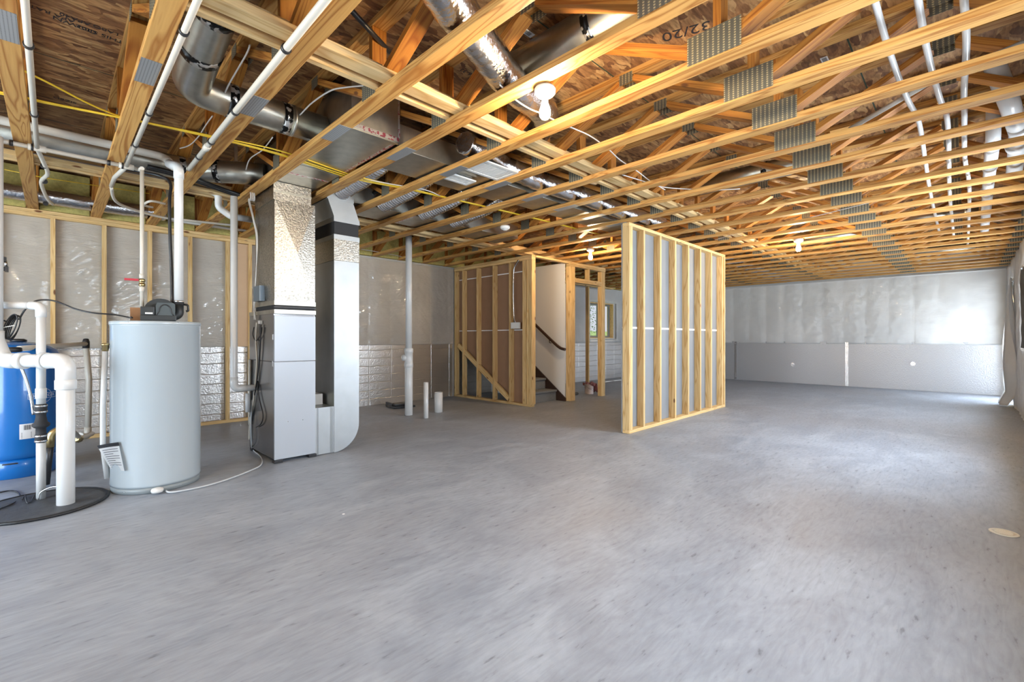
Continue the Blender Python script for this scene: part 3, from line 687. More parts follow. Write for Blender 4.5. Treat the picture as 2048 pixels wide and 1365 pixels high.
# paint can and rag near the doorway
pc = PZ(1179, 790, 0); pc = Vector((7.12, 5.12, 0))
pc = PZ(1178, 788, 0)
cn = thing('paint_can', 'paint-smeared can standing on the slab inside the doorway', 'can', (pc.x, pc.y, 0))
put(olathe('can_body', [(.088, 0), (.092, .004), (.088, .01), (.088, .18), (.093, .186), (.093, .194), (.085, .194)], (pc.x, pc.y, 0), simple('can_label', (.48, .40, .38), .5, var=.5, bscale=14), n=28), cn)
put(otube('wire_handle', [(pc.x-.09, pc.y, .16), (pc.x-.075, pc.y-.06, .11), (pc.x, pc.y-.10, .09), (pc.x+.075, pc.y-.06, .11), (pc.x+.09, pc.y, .16)], .0025, M['steel'], sm=True, n=6), cn)
bm = bmesh.new(); V = []
for i in range(22):
    row = []
    for j in range(16):
        u = i/21; v = j/15; x = pc.x-.08+.30*u; y = pc.y-.12+.22*v
        z = .20+.05*mnoise.noise(Vector((u*5, v*5, 1)))+.03*math.sin(u*14+v*9) if u < .55 else .20-(u-.55)*.42+.04*math.sin(v*18+u*5)
        row.append(bm.verts.new((x+.03*mnoise.noise(Vector((v*6, u*6, 4))), y, max(z, .012))))
    V.append(row)
for a, b in zip(V, V[1:]):
    for j in range(15): bm.faces.new((a[j], a[j+1], b[j+1], b[j]))
bmesh.ops.solidify(bm, geom=list(bm.faces), thickness=.004)
tag(fin('rag', bm, M['rag'], smooth=True), 'pink crumpled rag draped over the paint can', 'rag')
q = [(pc.x-.5, pc.y+.15, .008), (pc.x-.35, pc.y+.05, .008), (pc.x-.2, pc.y+.12, .008), (pc.x-.12, pc.y+.2, .008), (pc.x-.3, pc.y+.25, .008)]
tag(otube('extension_cord', q, .008, M['black'], sm=True, n=6), 'black cord lying on the slab beside the paint can', 'cord')

# ------------------------------------------------------------------ light bulbs in lampholders
def lampholder(x, y, label, lit=True, w=40, zc=ZC):
    t = thing('bare_bulb_lamp', label, 'lamp', (x, y, zc))
    put(olathe('lampholder', [(.030, 0), (.052, -.002), (.058, -.012), (.056, -.03), (.045, -.042), (.030, -.046), (.024, -.056), (.010, -.056)][::-1], (x, y, zc-.001), M['white'], n=28), t)
    if lit:
        prof = [(.004, -.172), (.018, -.168), (.027, -.156), (.0305, -.140), (.029, -.122), (.022, -.102), (.016, -.086), (.014, -.058)]
        put(olathe('bulb', prof, (x, y, zc), M['bulb'], n=24), t)
    return t
for (x, y, w), l in zip(BULB_W, ('lit bare bulb in white lampholder nearest the camera', 'lit bare bulb beyond the stairwell corner, left of the partition', 'lit bare bulb far right above the open slab')):
    lampholder(x, y, l, True, w)
lampholder(-1.0, 2.2, 'added fill bulb, unseen beyond the left edge of the view', True)  # extra bulb outside the frame, added to brighten the left side
lampholder(3.83, 3.93, 'white lampholder without a bulb under the ducts', False)

# ------------------------------------------------------------------ water heater
hc = Vector((.575, 4.36, 0))
dd = 3.234+.276; ll = (314.5-1024)/914.07*dd
hc = Vector((ll*math.sin(PSI)+dd*math.cos(PSI), -ll*math.cos(PSI)+dd*math.sin(PSI), 0))
FW = Vector((math.cos(PSI), math.sin(PSI), 0)); RT = Vector((math.sin(PSI), -math.cos(PSI), 0))   # camera forward / right on the floor
wh = thing('water_heater', 'tall grey cylindrical water heater with black blower on top', 'water heater', hc)
R = .276
put(olathe('tank_jacket', [(R, .045), (R+.001, .06), (R, .075), (R, 1.205), (R+.002, 1.207), (R+.002, 1.212)], hc, M['heater'], n=64), wh)
put(olathe('base_ring', [(R-.012, .0), (R-.004, .004), (R-.004, .044)], hc, M['heaterdk'], n=64), wh)
put(olathe('top_rim', [(R+.003, 1.212), (R+.006, 1.216), (R+.006, 1.236), (R-.002, 1.240), (.02, 1.244), (.001, 1.244)], hc, M['heater'], n=64), wh)
HA = math.atan2(hc.y, hc.x); FH = Vector((math.cos(HA), math.sin(HA), 0)); RH = Vector((math.sin(HA), -math.cos(HA), 0))   # the heater's controls face the open room
def hp(r, f, z): return hc+RH*r-FH*f+Vector((0, 0, z))
def PD(px, py, d): return FW*d+RT*((px-1024)/914.07*d)+Vector((0, 0, H+(676.6-py)/914.07*d))
def lbox(bm, c, sx_, sy_, sz_, mi=0, bev=0):
    """box aligned with the camera-facing side of the heater"""
    g = bmesh.new(); box(g, (-sx_/2, -sy_/2, 0), (sx_/2, sy_/2, sz_), mi, bev)
    g.transform(Matrix.Translation(c) @ Matrix.Rotation(HA-PI/2, 4, 'Z'))
    me = bpy.data.meshes.new('t'); g.to_mesh(me); g.free(); bm.from_mesh(me); bpy.data.meshes.remove(me)
bw = bmesh.new(); lbox(bw, hp(.008, .09, 1.244), .212, .19, .040, 0, .007); put(fin('blower_base', bw, M['dkplastic']), wh)
bw = bmesh.new(); lbox(bw, hp(-.056, .14, 1.284), .082, .09, .062, 0, .006); cb = put(fin('control_box', bw, M['dkplastic']), wh)
bw = bmesh.new(); lbox(bw, hp(-.048, .186, 1.292), .044, .002, .011); put(fin('control_label', bw, M['paper']), wh)
bw = bmesh.new()
g = bmesh.new(); prof = [(-.055, 0), (.060, 0), (.060, .085), (.05, .094), (-.046, .094), (-.055, .07)]
prism(g, prof, lambda u, v, d: (u, d, v), -.09, .06); g.transform(Matrix.Translation(hp(.046, .09, 1.284)) @ Matrix.Rotation(HA-PI/2, 4, 'Z'))
put(fin('motor_housing', g, M['midplastic']), wh)
g = bmesh.new()
arch = [(.036*math.cos(a), .03+.050*math.sin(a)) for a in [PI*k/12 for k in range(13)]]
arch = [(.052, 0)]+arch+[(-.052, 0)]
tube(g, smoothpts([(u, -.092, v) for u, v in arch], 2), .004, 6); g.transform(Matrix.Translation(hp(.046, .09, 1.284)) @ Matrix.Rotation(HA-PI/2, 4, 'Z'))
put(fin('housing_rib', g, M['black']), wh)
g = bmesh.new()   # snail scroll
prism(g, [(.100*math.cos(a), .092*math.sin(a)) for a in [2*PI*k/28 for k in range(28)]], lambda u, v, d: (u, d, v), -.035, .045)
bmesh.ops.bevel(g, geom=[e for e in g.edges if abs(e.verts[0].co.y-e.verts[1].co.y) < 1e-6], offset=.012, segments=2, affect='EDGES')
g.transform(Matrix.Translation(hp(.020, .03, 1.325)) @ Matrix.Rotation(HA-PI/2, 4, 'Z')); put(fin('blower_scroll', g, M['dkplastic']), wh)
vo = hp(.133, .03, 0); vo.z = 0
def at(v, z): return Vector((v.x, v.y, z))
put(otube('exhaust_elbow', [hp(.05, .03, 1.285), hp(.10, .03, 1.280), at(vo, 1.30), at(vo, 1.375)], .032, M['dkplastic'], fil=.06, n=16), wh)
put(olathe('rubber_coupling', [(.030, 0), (.034, .004), (.034, .03), (.030, .034)], at(vo, 1.375), M['rubber'], n=24), wh)
put(olathe('hose_clamp', [(.0345, 0), (.0355, .001), (.0355, .011), (.0345, .012)], at(vo, 1.395), M['steel'], n=24), wh)
put(otube('overflow_hose', [at(vo+RH*.03, 1.38), at(vo+RH*.058-FH*.02, 1.375), at(vo+RH*.06-FH*.02, 1.33), at(vo+RH*.045-FH*.02, 1.325)], .008, M['black'], fil=.015, n=8), wh)
for a in (-.62, .45):
    p = hc+(RH*math.sin(a)-FH*math.cos(a))*(R+.003); put(olathe('screw', [(.006, 0), (.005, .003)], at(p, 1.228), M['steel'], n=8), wh)
    p = hc+(RH*math.sin(a*1.2)-FH*math.cos(a*1.2))*(R-.004); put(olathe('screw', [(.006, 0), (.005, .003)], at(p, .022), M['steel'], n=8), wh)
# drain valve and its clear hose
dv = hc-FH*(R+.03); put(olathe('drain_valve', [(.012, .01), (.034, .014), (.038, .028), (.034, .04), (.014, .046)], at(dv, .0), M['white'], n=16), wh)
# relief valve with its down pipe
rv = hc-RT*(R+.012)+Vector((0, 0, 1.06)); rv = PZ(213, 695, 1.04) if False else hc-RH*(R+.022)-FH*.02+Vector((0, 0, 1.05))
put(olathe('relief_valve', [(.012, -.03), (.02, -.025), (.02, .012), (.026, .016), (.022, .026), (.008, .03)], rv, M['brass'], n=14), wh)
dn = rv+Vector((0, 0, -.03))
put(otube('discharge_tube', [dn, at(dn-RH*.012, .62), at(dn-RH*.012, .34), at(dn+RH*.012-FH*.01, .10)], .017, M['pvc'], fil=.05), wh)
# manual in its pocket
MQ = (PD(194, 892, 3.27), PD(237, 885, 3.225), PD(249, 943, 3.212), PD(223, 941, 3.285))
def mpt(u, v, lift=0):
    p = (MQ[0]*(1-u)+MQ[1]*u)*(1-v)+(MQ[3]*(1-u)+MQ[2]*u)*v
    return p-FH*(lift+.010*math.sin(PI*v)-.012*math.sin(PI*u))
g = bmesh.new(); V = [[g.verts.new(mpt(i/8, j/8)) for j in range(9)] for i in range(9)]
for a, b in zip(V, V[1:]):
    for j in range(8):
        f = g.faces.new((a[j], b[j], b[j+1], a[j+1])); f.material_index = 1 if j == 0 else 0
bmesh.ops.solidify(g, geom=list(g.faces), thickness=.002)
mn = tag(fin('manual', g, [M['paper'], M['ink']]), 'printed manual sheet with dark header tucked on the heater side', 'manual')
g = bmesh.new()
for k in range(9):
    v = .2+k*.082; u1 = .90-(.3 if k % 3 == 2 else 0)
    for q in range(6):
        ua = .12+(u1-.12)*q/6; ub = .12+(u1-.12)*(q+1)/6
        g.faces.new([g.verts.new(mpt(u, vv, .0025)) for u, vv in ((ua, v), (ub, v), (ub, v+.018), (ua, v+.018))])
fin('printed_lines', g, M['ink'], mn)
# flue pipe of the heater: up, back and along the ceiling
vt = thing('vent_pipe', 'white plastic flue pipe rising from the heater and running along the ceiling', 'pipe', at(vo, 1.41))
bk = at(vo, 2.445)+Vector((-.03, .28, .0))
ln = [at(vo, 1.409), at(vo, 2.44), at(vo+Vector((-.012, .22, 0)), 2.60), Vector((vo.x-.14, 4.66, 2.60)), Vector((X0+.3, 4.66, 2.60))]
put(otube('pipe', [at(vo, 1.409), at(vo, 2.445), at(vo+Vector((0, .10, 0)), 2.475)], .030, M['pvc'], fil=.07, n=20), vt)
put(otube('elbow', [at(vo, 2.36), at(vo, 2.452), at(vo+Vector((-.04, .13, 0)), 2.50)], .0345, M['pvc'], fil=.075, n=20), vt)
put(otube('pipe', [at(vo+Vector((-.02, .09, 0)), 2.47), Vector((vo.x-.05, 4.64, 2.595)), Vector((X0+.3, 4.66, 2.60))], .030, M['cpvc'], fil=.08, n=20), vt)
for x in (.33, -.33+.62*0): put(olathe('coupling', [(.034, 0), (.036, .004), (.036, .06), (.034, .064)], (x, 4.66, 2.60), M['pvc'], n=20, axis='X'), vt)
# gas hose (black) beside the flue
q = [PY(347, 590, hc.y-.02), PY(344, 520, hc.y), PY(341, 450, hc.y), PY(340, 400, hc.y+.05), PY(342, 362, hc.y+.12)]
q[0].z = 1.40; q = [hp(.092, .0, 1.372)]+[PY(343, 540, hc.y+.02), PY(340, 470, hc.y+.02), PY(339, 400, hc.y+.04), PY(341, 368, 4.55), PY(320, 352, 4.72)]
q += [PY(250, 338, 4.80)]
tag(otube('black_hose', q, .0115, M['black'], sm=True), 'black hose rising beside the white flue pipe', 'hose')
# cold-water pipe with red lever valve
cw = PY(284, 640, hc.y+.12)
cp = thing('water_pipe', 'slim cream water pipe with red lever valve above the heater', 'pipe', at(cw, 1.25))
put(otube('pipe', [at(cw, 1.249), at(cw, 2.415)], .0135, M['cpvc'], n=12), cp)
put(olathe('valve_body', [(.014, -.03), (.021, -.026), (.021, -.008), (.017, -.006), (.017, .006), (.021, .008), (.021, .026), (.014, .03)], at(cw, 1.545), M['brass'], n=8), cp)
g = bmesh.new(); lbox(g, at(cw, 1.555)-RH*.062-FH*.012, .085, .014, .017, 0, .003); lv = put(fin('lever', g, M['red']), cp)
put(olathe('collar', [(.0135, 0), (.0175, .003), (.0175, .035), (.0135, .038)], at(cw, 1.575), M['cpvc'], n=12), cp)
put(olathe('collar', [(.0135, 0), (.0175, .003), (.0175, .035), (.0135, .038)], at(cw, 1.475), M['cpvc'], n=12), cp)
g = bmesh.new(); lbox(g, hp(-.130, -.02, 1.245), .06, .05, .10); tag(fin('carton', g, M['card']), 'small brown cardboard piece on top of the water heater', 'carton')
# clear drain hose from heater foot to furnace
q = [at(dv, .022), PZ(345, 985, .012), PZ(400, 975, .009), PZ(450, 961, .009), PZ(500, 942, .009), PZ(522, 930, .009), PZ(522, 915, .010), PZ(506, 900, .012), PY(503, 885, 4.93), PY(502, 850, 4.93), PY(504, 800, 4.93)]
q[0] = at(dv+RH*.05, .014)
tag(otube('clear_hose', q, .0065, M['clear'], sm=True, n=10), 'clear drain hose curving over the slab from heater to furnace', 'hose')

# ------------------------------------------------------------------ pressure tank
dd = 3.79; ll = (37-1024)/914.07*dd; pt = FW*dd+RT*ll
tk = thing('pressure_tank', 'bright blue pressure tank behind the white drain pipes', 'tank', pt)
TR = .252
put(olathe('tank_shell', [(TR-.03, .145), (TR-.008, .165), (TR, .20), (TR, .965), (TR-.02, 1.02), (TR-.08, 1.06), (TR-.16, 1.08), (.02, 1.09), (.001, 1.09)], pt, M['tank'], n=56), tk)
put(olathe('tank_stand', [(TR-.022, .0), (TR-.016, .004), (TR-.014, .13), (TR-.03, .15)], pt, M['tank'], n=56), tk)
put(olathe('top_cap', [(.05, 1.088), (.05, 1.10), (.03, 1.11), (.001, 1.11)], pt, M['black'], n=20), tk)
g = bmesh.new(); 
for k in range(8):
    a0 = .45+.045*k
    q = [g.verts.new(pt+(RT*math.sin(a)-FW*math.cos(a))*(TR-.012)+Vector((0, 0, z))) for a, z in ((a0, .117), (a0+.045, .117), (a0+.045, .128), (a0, .128))]; g.faces.new(q)
put(fin('stand_slot', g, M['black']), tk)
def wrap(o, ang, z, r):
    """bend a flat mesh (built in its own XY) round the tank"""
    for v in o.data.vertices:
        a = ang+v.co.x/r; p = pt+(RT*math.sin(a)-FW*math.cos(a))*(r+max(0, v.co.z)); v.co = Vector((p.x, p.y, z+v.co.y))
    put(o, tk); return o
LA, LZ = 1.42, .645
g = bmesh.new(); n = 40
for r0, r1 in ((.098, .104),):
    A = [g.verts.new((r0*.58*math.cos(2*PI*k/n), r0*.55*math.sin(2*PI*k/n), .0015)) for k in range(n)]; B = [g.verts.new((r1*.58*math.cos(2*PI*k/n), r1*.55*math.sin(2*PI*k/n)+.0, .0015)) for k in range(n)]
    for k in range(n): g.faces.new((A[k], A[(k+1) % n], B[(k+1) % n], B[k]))
wrap(fin('logo_ring', g, M['logo']), LA, LZ, TR)
g = bmesh.new()
for (x0, x1, y0, y1) in ((-.10, .10, .018, .0215), (-.10, .10, -.0215, -.018), (-.10, -.097, -.018, .018), (.097, .10, -.018, .018)):
    m_ = 12
    for k in range(m_):
        xa = x0+(x1-x0)*k/m_; xb = x0+(x1-x0)*(k+1)/m_; g.faces.new([g.verts.new(p) for p in ((xa, y0, .002), (xb, y0, .002), (xb, y1, .002), (xa, y1, .002))])
wrap(fin('logo_banner', g, M['logo']), LA, LZ, TR)
for i, ch in enumerate('CHALLENGER'):
    wrap(text('logo_letter', ch, .031, M['logo'], Matrix(), None, 0.0005), LA+(-.076+.0168*i)/TR, LZ-.0, TR+.002)
g = bmesh.new()
for k in range(6): g.faces.new([g.verts.new(p) for p in ((-.06+.02*k, -.06, .001), (-.04+.02*k, -.06, .001), (-.04+.02*k, .06, .001), (-.06+.02*k, .06, .001))])
wrap(fin('rating_label', g, M['paper']), 1.08, .37, TR)
g = bmesh.new()
for k in range(7): g.faces.new([g.verts.new(p) for p in ((-.035+.006*k, .012, .0016), (-.032+.006*k+.001*(k % 2), .012, .0016), (-.032+.006*k+.001*(k % 2), .05, .0016), (-.035+.006*k, .05, .0016))])
for k in range(4): g.faces.new([g.verts.new(p) for p in ((-.05, -.01-.012*k, .0016), (.01, -.01-.012*k, .0016), (.01, -.014-.012*k, .0016), (-.05, -.014-.012*k, .0016))])
wrap(fin('barcode', g, M['ink']), 1.08, .37, TR)
# fittings around the tank
q = [PZ(104, 900, 0)]
pf = thing('tank_fitting', 'brass elbow and black hose between the blue tank and drain pipe', 'pipe fitting', FW*3.45+RT*(-3.49))
e0 = FW*3.42+RT*((100-1024)/914.07*3.42)
put(otube('hose', [at(e0-RT*.03, .02), at(e0-RT*.012, .20), at(e0-RT*.0, .30)], .022, M['black'], n=12), pf)
put(otube('brass_elbow', [at(e0, .30), at(e0+RT*.005, .40), at(e0+RT*.06+FW*.06, .45)], .025, M['brass'], fil=.06, n=14), pf)
put(otube('grey_pipe', [at(e0+RT*.06+FW*.06, .45), PD(160, 878, 3.9), PD(184, 868, 4.4)], .02, M['cpvc'], n=12), pf)
put(otube('valve', [PD(150, 876, 3.82), PD(158, 878, 3.88)], .034, M['brass'], n=8), pf)

# ------------------------------------------------------------------ sump lid and the pipes standing in it
sc_ = Vector((-.055, 4.355, 0))
lidn = thing('sump_lid', 'round black sealed sump lid in the slab under the white pipes', 'sump lid', sc_)
put(olathe('lid_plate', [(.325, .002), (.325, .014), (.30, .016), (.001, .016)], sc_, M['lid'], n=60), lidn)
g = bmesh.new(); n = 90
for i in range(n):
    pass
ringp = [sc_+Vector(((.333+.006*mnoise.noise(Vector((math.cos(2*PI*k/n)*6, math.sin(2*PI*k/n)*6, 2))))*math.cos(2*PI*k/n), (.333+.006*mnoise.noise(Vector((math.cos(2*PI*k/n)*6, math.sin(2*PI*k/n)*6, 7))))*math.sin(2*PI*k/n), .009)) for k in range(n+1)]
tube(g, ringp, .0105, 8, caps=False); put(fin('sealant_bead', g, M['sealant']), lidn)
# big discharge pipe: vertical leg, elbow, short run to the left, riser out of frame
dp = FW*3.035+RT*((131.5-1024)/914.07*3.035)
big = thing('discharge_pipe', 'thick white drain pipe bending over left of the water heater', 'pipe', at(dp, .016))
r4 = .046
put(olathe('pipe_leg', [(r4-.002, .014), (r4, .016), (r4, .80), (r4-.002, .802)], at(dp, 0), M['pvc'], n=32), big)
zt4 = .965
lf = dp-RT*.26
put(otube('elbow', [at(dp, .775), at(dp, zt4), at(dp-RT*.12, zt4)], .051, M['pvc'], fil=.115, n=28), big)
put(olathe('hub', [(.051, 0), (.0545, .003), (.0545, .062), (.051, .066)], at(dp, .775), M['pvc'], n=32), big)
put(otube('pipe_run', [at(dp-RT*.10, zt4), at(dp-RT*.32, zt4)], r4*.95, M['pvc'], n=28), big)
put(otube('hub', [at(dp-RT*.125, zt4), at(dp-RT*.155, zt4)], .0545, M['pvc'], n=28), big)
put(otube('hub', [at(dp-RT*.265, zt4), at(dp-RT*.31, zt4)], .0545, M['pvc'], n=28), big)
put(otube('elbow', [at(dp-RT*.30, zt4), at(dp-RT*.42, zt4), at(dp-RT*.48, zt4+.14), at(dp-RT*.48, zt4+.2)], .051, M['pvc'], fil=.10, n=28), big)
put(otube('pipe_riser', [at(dp-RT*.48, zt4+.18), at(dp-RT*.48, 2.46)], .045, M['pvc'], n=24), big)
# slimmer pump pipe with black check valve
pp = FW*3.13+RT*((82-1024)/914.07*3.13)
pm = thing('pump_pipe', 'slim white sump pump pipe with black check valve', 'pipe', at(pp, .016))
r2 = .0245
put(olathe('pipe_leg', [(r2, .012), (r2, .46)], at(pp, 0), M['pvc'], n=24), pm)
put(olathe('pipe_leg', [(r2, .66), (r2, 1.29)], at(pp, 0), M['pvc'], n=24), pm)
put(olathe('hub', [(r2, 0), (.0285, .003), (.0285, .07), (r2, .074)], at(pp, .70), M['pvc'], n=24), pm)
put(olathe('check_valve', [(.024, .40), (.031, .405), (.031, .455), (.027, .46), (.026, .50), (.036, .505), (.045, .515), (.045, .53), (.033, .54), (.026, .58), (.027, .60), (.031, .605), (.031, .66), (.026, .665)], at(pp, 0), M['rubber'], n=24), pm)
for z in (.405, .44, .605, .645): put(olathe('hose_clamp', [(.031, 0), (.033, .001), (.033, .012), (.031, .013)], at(pp, z), M['steel'], n=24), pm)
put(otube('elbow', [at(pp, 1.26), at(pp, 1.335), at(pp-RT*.07, 1.34)], .0285, M['pvc'], fil=.05, n=20), pm)
put(otube('pipe_run', [at(pp-RT*.06, 1.34), at(pp-RT*.5, 1.345)], r2, M['pvc'], n=20), pm)
q = [at(pp+RT*.02-FW*.035, .022), at(pp+RT*.03-FW*.03, .07), at(pp+RT*.09-FW*.01, .10), at(pp+RT*.14, .09)]
tag(otube('pump_wire', q, .0035, M['steel'], sm=True, n=6), 'thin pale wire looping from pump pipe foot to the thick pipe', 'wire')
q = [PZ(-20, 990, .006), PZ(20, 982, .006), PZ(38, 988, .006), PZ(36, 1000, .006), PZ(20, 1010, .022), PZ(0, 1018, .022), PZ(-20, 1024, .022)]
tag(otube('extension_cord', q, .005, M['black'], sm=True, n=6), 'black cord looping over the slab edge of the sump lid', 'cord')
q = [PZ(45, 1000, .022), PZ(50, 992, .03), PZ(54, 1006, .022), PZ(62, 1003, .022), PZ(70, 990, .026), PZ(80, 985, .022)]
tag(otube('extension_cord', q, .004, M['black'], sm=True, n=6), 'short kinked black cord on the sump lid behind the pump pipe', 'cord')
# coiled power cord and lead to the heater
cz = PY(25, 655, 4.60); g = bmesh.new()
for i in range(7):
    o_ = (i-3)*.006; pts = []
    for k in range(25):
        a = 2*PI*k/24; pts.append(cz+RT*((.026+.006*(i%4))*math.sin(a)+.030*-math.cos(a)+o_*.9)+Vector((0, 0, .082*math.cos(a)*(-1)+o_*.3))-FW*(.01*i-.03))
    tube(g, pts, .0036, 6, caps=False)
co = thing('power_cord', 'coiled black power cord hanging at the left, lead running to the heater', 'cord', cz)
put(fin('coil', g, M['black']), co)
lead = [PY(38, 640, 4.6), PY(50, 620, 4.58), PY(68, 604, 4.56), PY(90, 600, 4.55), PY(115, 604, 4.52), PY(150, 618, 4.48), PY(185, 626, 4.42), PY(230, 630, 4.4), PY(262, 636, 4.38), hp(-.15, .10, 1.27)]
put(otube('lead', lead, .0055, M['black'], sm=True, n=8), co)
put(otube('cable_tie', [cz+RT*(-.045)-FW*.03+Vector((0, 0, -.01)), cz-FW*.045+Vector((0, 0, 0)), cz+RT*.05-FW*.03+Vector((0, 0, .012))], .003, M['white'], sm=True, n=6), co)
put(otube('lead', [PY(-15, 632, 4.6), PY(4, 640, 4.6), PY(14, 644, 4.6)], .005, M['black'], n=6), co)
# hose bib hardware at the left frame edge
q = PY(12, 528, 6.2)
hb = thing('valve_cluster', 'small steel valve with black handles on plastic sheet at left edge', 'valve', q)
put(otube('stem', [PY(-6, 538, 6.2), PY(10, 538, 6.2)], .02, M['steel'], n=10), hb); put(obox('handle', tuple(PY(10, 544, 6.2)+Vector((0, -.03, 0))), tuple(PY(17, 534, 6.2)+Vector((0, .03, 0))), M['black']), hb)
put(obox('handle', tuple(PY(3, 520, 6.2)+Vector((0, -.03, 0))), tuple(PY(13, 515, 6.2)+Vector((0, .03, 0))), M['black']), hb); put(otube('stem', [PY(10, 522, 6.2), PY(13, 534, 6.2)], .012, M['steel'], n=8), hb)
# supply line from the tank to the wall and down
q0 = PY(8, 700, 5.4); 
sl = thing('supply_line', 'cream pipe from the blue tank across to the foil wall and down', 'pipe', PY(172, 690, 6.5))
a = PY(38, 698, 5.2); b = PY(172, 688, 6.5)
put(otube('pipe', [a, b], .022, M['cpvc'], n=12), sl)
put(olathe('black_tee', [(.02, -.05), (.03, -.045), (.03, .02), (.022, .05), (.01, .055)], b, M['black'], n=12), sl)
put(otube('pipe', [b+Vector((0, 0, -.04)), PY(178, 760, 6.5), PY(176, 862, 6.5)], .026, M['cpvc'], n=12), sl)
put(otube('elbow', [PY(176, 855, 6.5), PY(175, 874, 6.5), PY(160, 872, 6.4)], .03, M['cpvc'], fil=.03, n=12), sl)
put(olathe('gauge', [(.03, -.02), (.05, -.015), (.05, .015), (.03, .02)], PY(26, 700, 5.2), M['black'], n=16), sl)
q = [PY(42, 735, 4.55), PY(52, 760, 4.55), PY(62, 795, 4.55), PY(67, 830, 4.55)]
tag(otube('steel_braided_hose', q, .009, M['steel'], sm=True, n=8), 'thin braided steel hose hanging in front of the blue tank', 'hose')
panel('foil_ledge', (X0+.1, 6.973, .985), (.80, 6.984, 1.05), M['foilw'], 'crinkled silver foil strip along the wall ledge behind the heater')

# ------------------------------------------------------------------ furnace
fx0, fx1, fy0, fy1 = 1.387, 1.746, 4.352, 5.082
fu = thing('furnace', 'tall grey furnace cabinet standing on the slab between heater and return duct', 'furnace', (1.566, 4.72, 0))
put(obox('cabinet', (fx0, fy0+.022, .03), (fx1, fy1, 1.335), M['furnside'], bev=.003), fu)
put(obox('lower_door', (fx0, fy0, .03), (fx1, fy0+.021, .900), M['furn'], bev=.004), fu)
put(obox('upper_door', (fx0, fy0, .906), (fx1, fy0+.021, 1.318), M['furn'], bev=.004), fu)
put(obox('side_seam', (fx0-.0015, fy0+.02, .900), (fx0, fy1, .906), M['black']), fu)
put(obox('top_flange', (fx0-.003, fy0-.003, 1.335), (fx1+.003, fy1, 1.372), M['galv']), fu)
for x in (fx0+.03, fx1-.03):
    for y in (fy0+.02, fy1-.06): put(obox('foot', (x-.035, y-.035, .001), (x+.035, y+.035, .028), M['black'], bev=.003), fu)
for x in (1.50, 1.63): put(olathe('screw', [(.004, -.002), (.003, 0)], (x, fy0, .36), M['steel'], n=8, axis='Y'), fu)
for z in (.862, 1.10): put(obox('latch', (fx0-.006, fy0+.03, z), (fx0, fy0+.05, z+.05), M['steel']), fu)
put(olathe('burner_port', [(.045, -.004), (.03, -.006)], (fx0, 4.84, .66), M['dkplastic'], n=16, axis='X'), fu)
def creased(name, x0, x1, y0, y1, z0, z1, mat, parent, k=.014):
    """sheet-metal box with cross-broken faces"""
    bm = bmesh.new(); v = [bm.verts.new(p) for p in ((x0,y0,z0),(x1,y0,z0),(x1,y1,z0),(x0,y1,z0),(x0,y0,z1),(x1,y0,z1),(x1,y1,z1),(x0,y1,z1))]
    cz = (z0+z1)/2-.02
    for q, c in (((0,1,5,4), ((x0+x1)/2+.01, y0-k, cz)), ((1,2,6,5), (x1+k, (y0+y1)/2, cz)), ((2,3,7,6), ((x0+x1)/2, y1+k, cz)), ((3,0,4,7), (x0-k, (y0+y1)/2, cz))):
        m_ = bm.verts.new(c)
        for i in range(4): bm.faces.new((v[q[i]], v[q[(i+1) % 4]], m_))
    bm.faces.new([v[i] for i in (3,2,1,0)]); bm.faces.new([v[i] for i in (4,5,6,7)])
    return put(fin(name, bm, mat), parent)
pl_ = thing('supply_plenum', 'spangled galvanised supply plenum rising from the furnace to the ceiling ducts', 'duct', (1.566, 4.6, 1.372))
py1 = 4.90
put(obox('flexible_collar', (fx0+.006, fy0+.006, 1.373), (fx1-.006, py1, 1.412), M['rubber'], bev=.004), pl_)
put(obox('rubber_edge', (fx0-.004, fy0-.004, 1.386), (fx1+.004, fy0+.01, 1.402), M['black'], bev=.004), pl_)
put(obox('bottom_flange', (fx0-.002, fy0-.002, 1.412), (fx1+.002, py1+.01, 1.452), M['galv']), pl_)
creased('plenum_body', fx0+.001, fx1-.003, fy0+.002, py1, 1.452, 2.36, M['galvs'], pl_, .028)
bm = bmesh.new(); box(bm, (fx0-.009, fy0+.0, 2.352), (fx1-.04, py1-.02, 2.512)); put(fin('plenum_neck', bm, M['galvs']), pl_)
put(obox('drive_cleat', (fx0-.011, fy0-.003, 2.415), (fx1-.037, fy0+.0, 2.435), M['galv']), pl_)
put(obox('junction_box', (fx0-.05, 4.60, 1.46), (fx0-.004, 4.78, 1.60), simple('blue_grey_box', (.16, .20, .24), .4, .5)), pl_)
# cables and drain lines clipped to the furnace side
def fxp(px, py, x=1.372): return PX(px, py, x)
cb = thing('cable_bundle', 'pale thermostat cables running from the ceiling down the furnace side', 'cable', (1.37, 4.85, 1.5))
for i, off in enumerate((-.012, 0, .012, .02)):
    q = [Vector((1.30+off, 4.70, 2.50)), Vector((1.31+off, 4.72, 2.40)), fxp(505, 400)+Vector((-.03, off, 0)), fxp(512, 440)+Vector((-.02, off, 0)), fxp(517, 480)+Vector((-.01, off*1.2, 0)), fxp(515+i, 560)+Vector((-.02, off, 0)), fxp(512, 605)+Vector((-.015, off, 0)), fxp(509+i*2, 640)+Vector((-.01, off, 0))]
    put(otube('cable', q, .0042, M['cablew'], sm=True, n=6), cb)
dh = thing('drain_hoses', 'grey and black drain hoses strapped to the left side of the furnace', 'hose', (1.36, 4.9, .9))
put(otube('grey_hose', [fxp(514, 645), fxp(512, 680), fxp(514, 720), fxp(512, 760), fxp(506, 810), fxp(500, 850), fxp(499, 880)], .009, M['cpvc'], sm=True, n=8), dh)
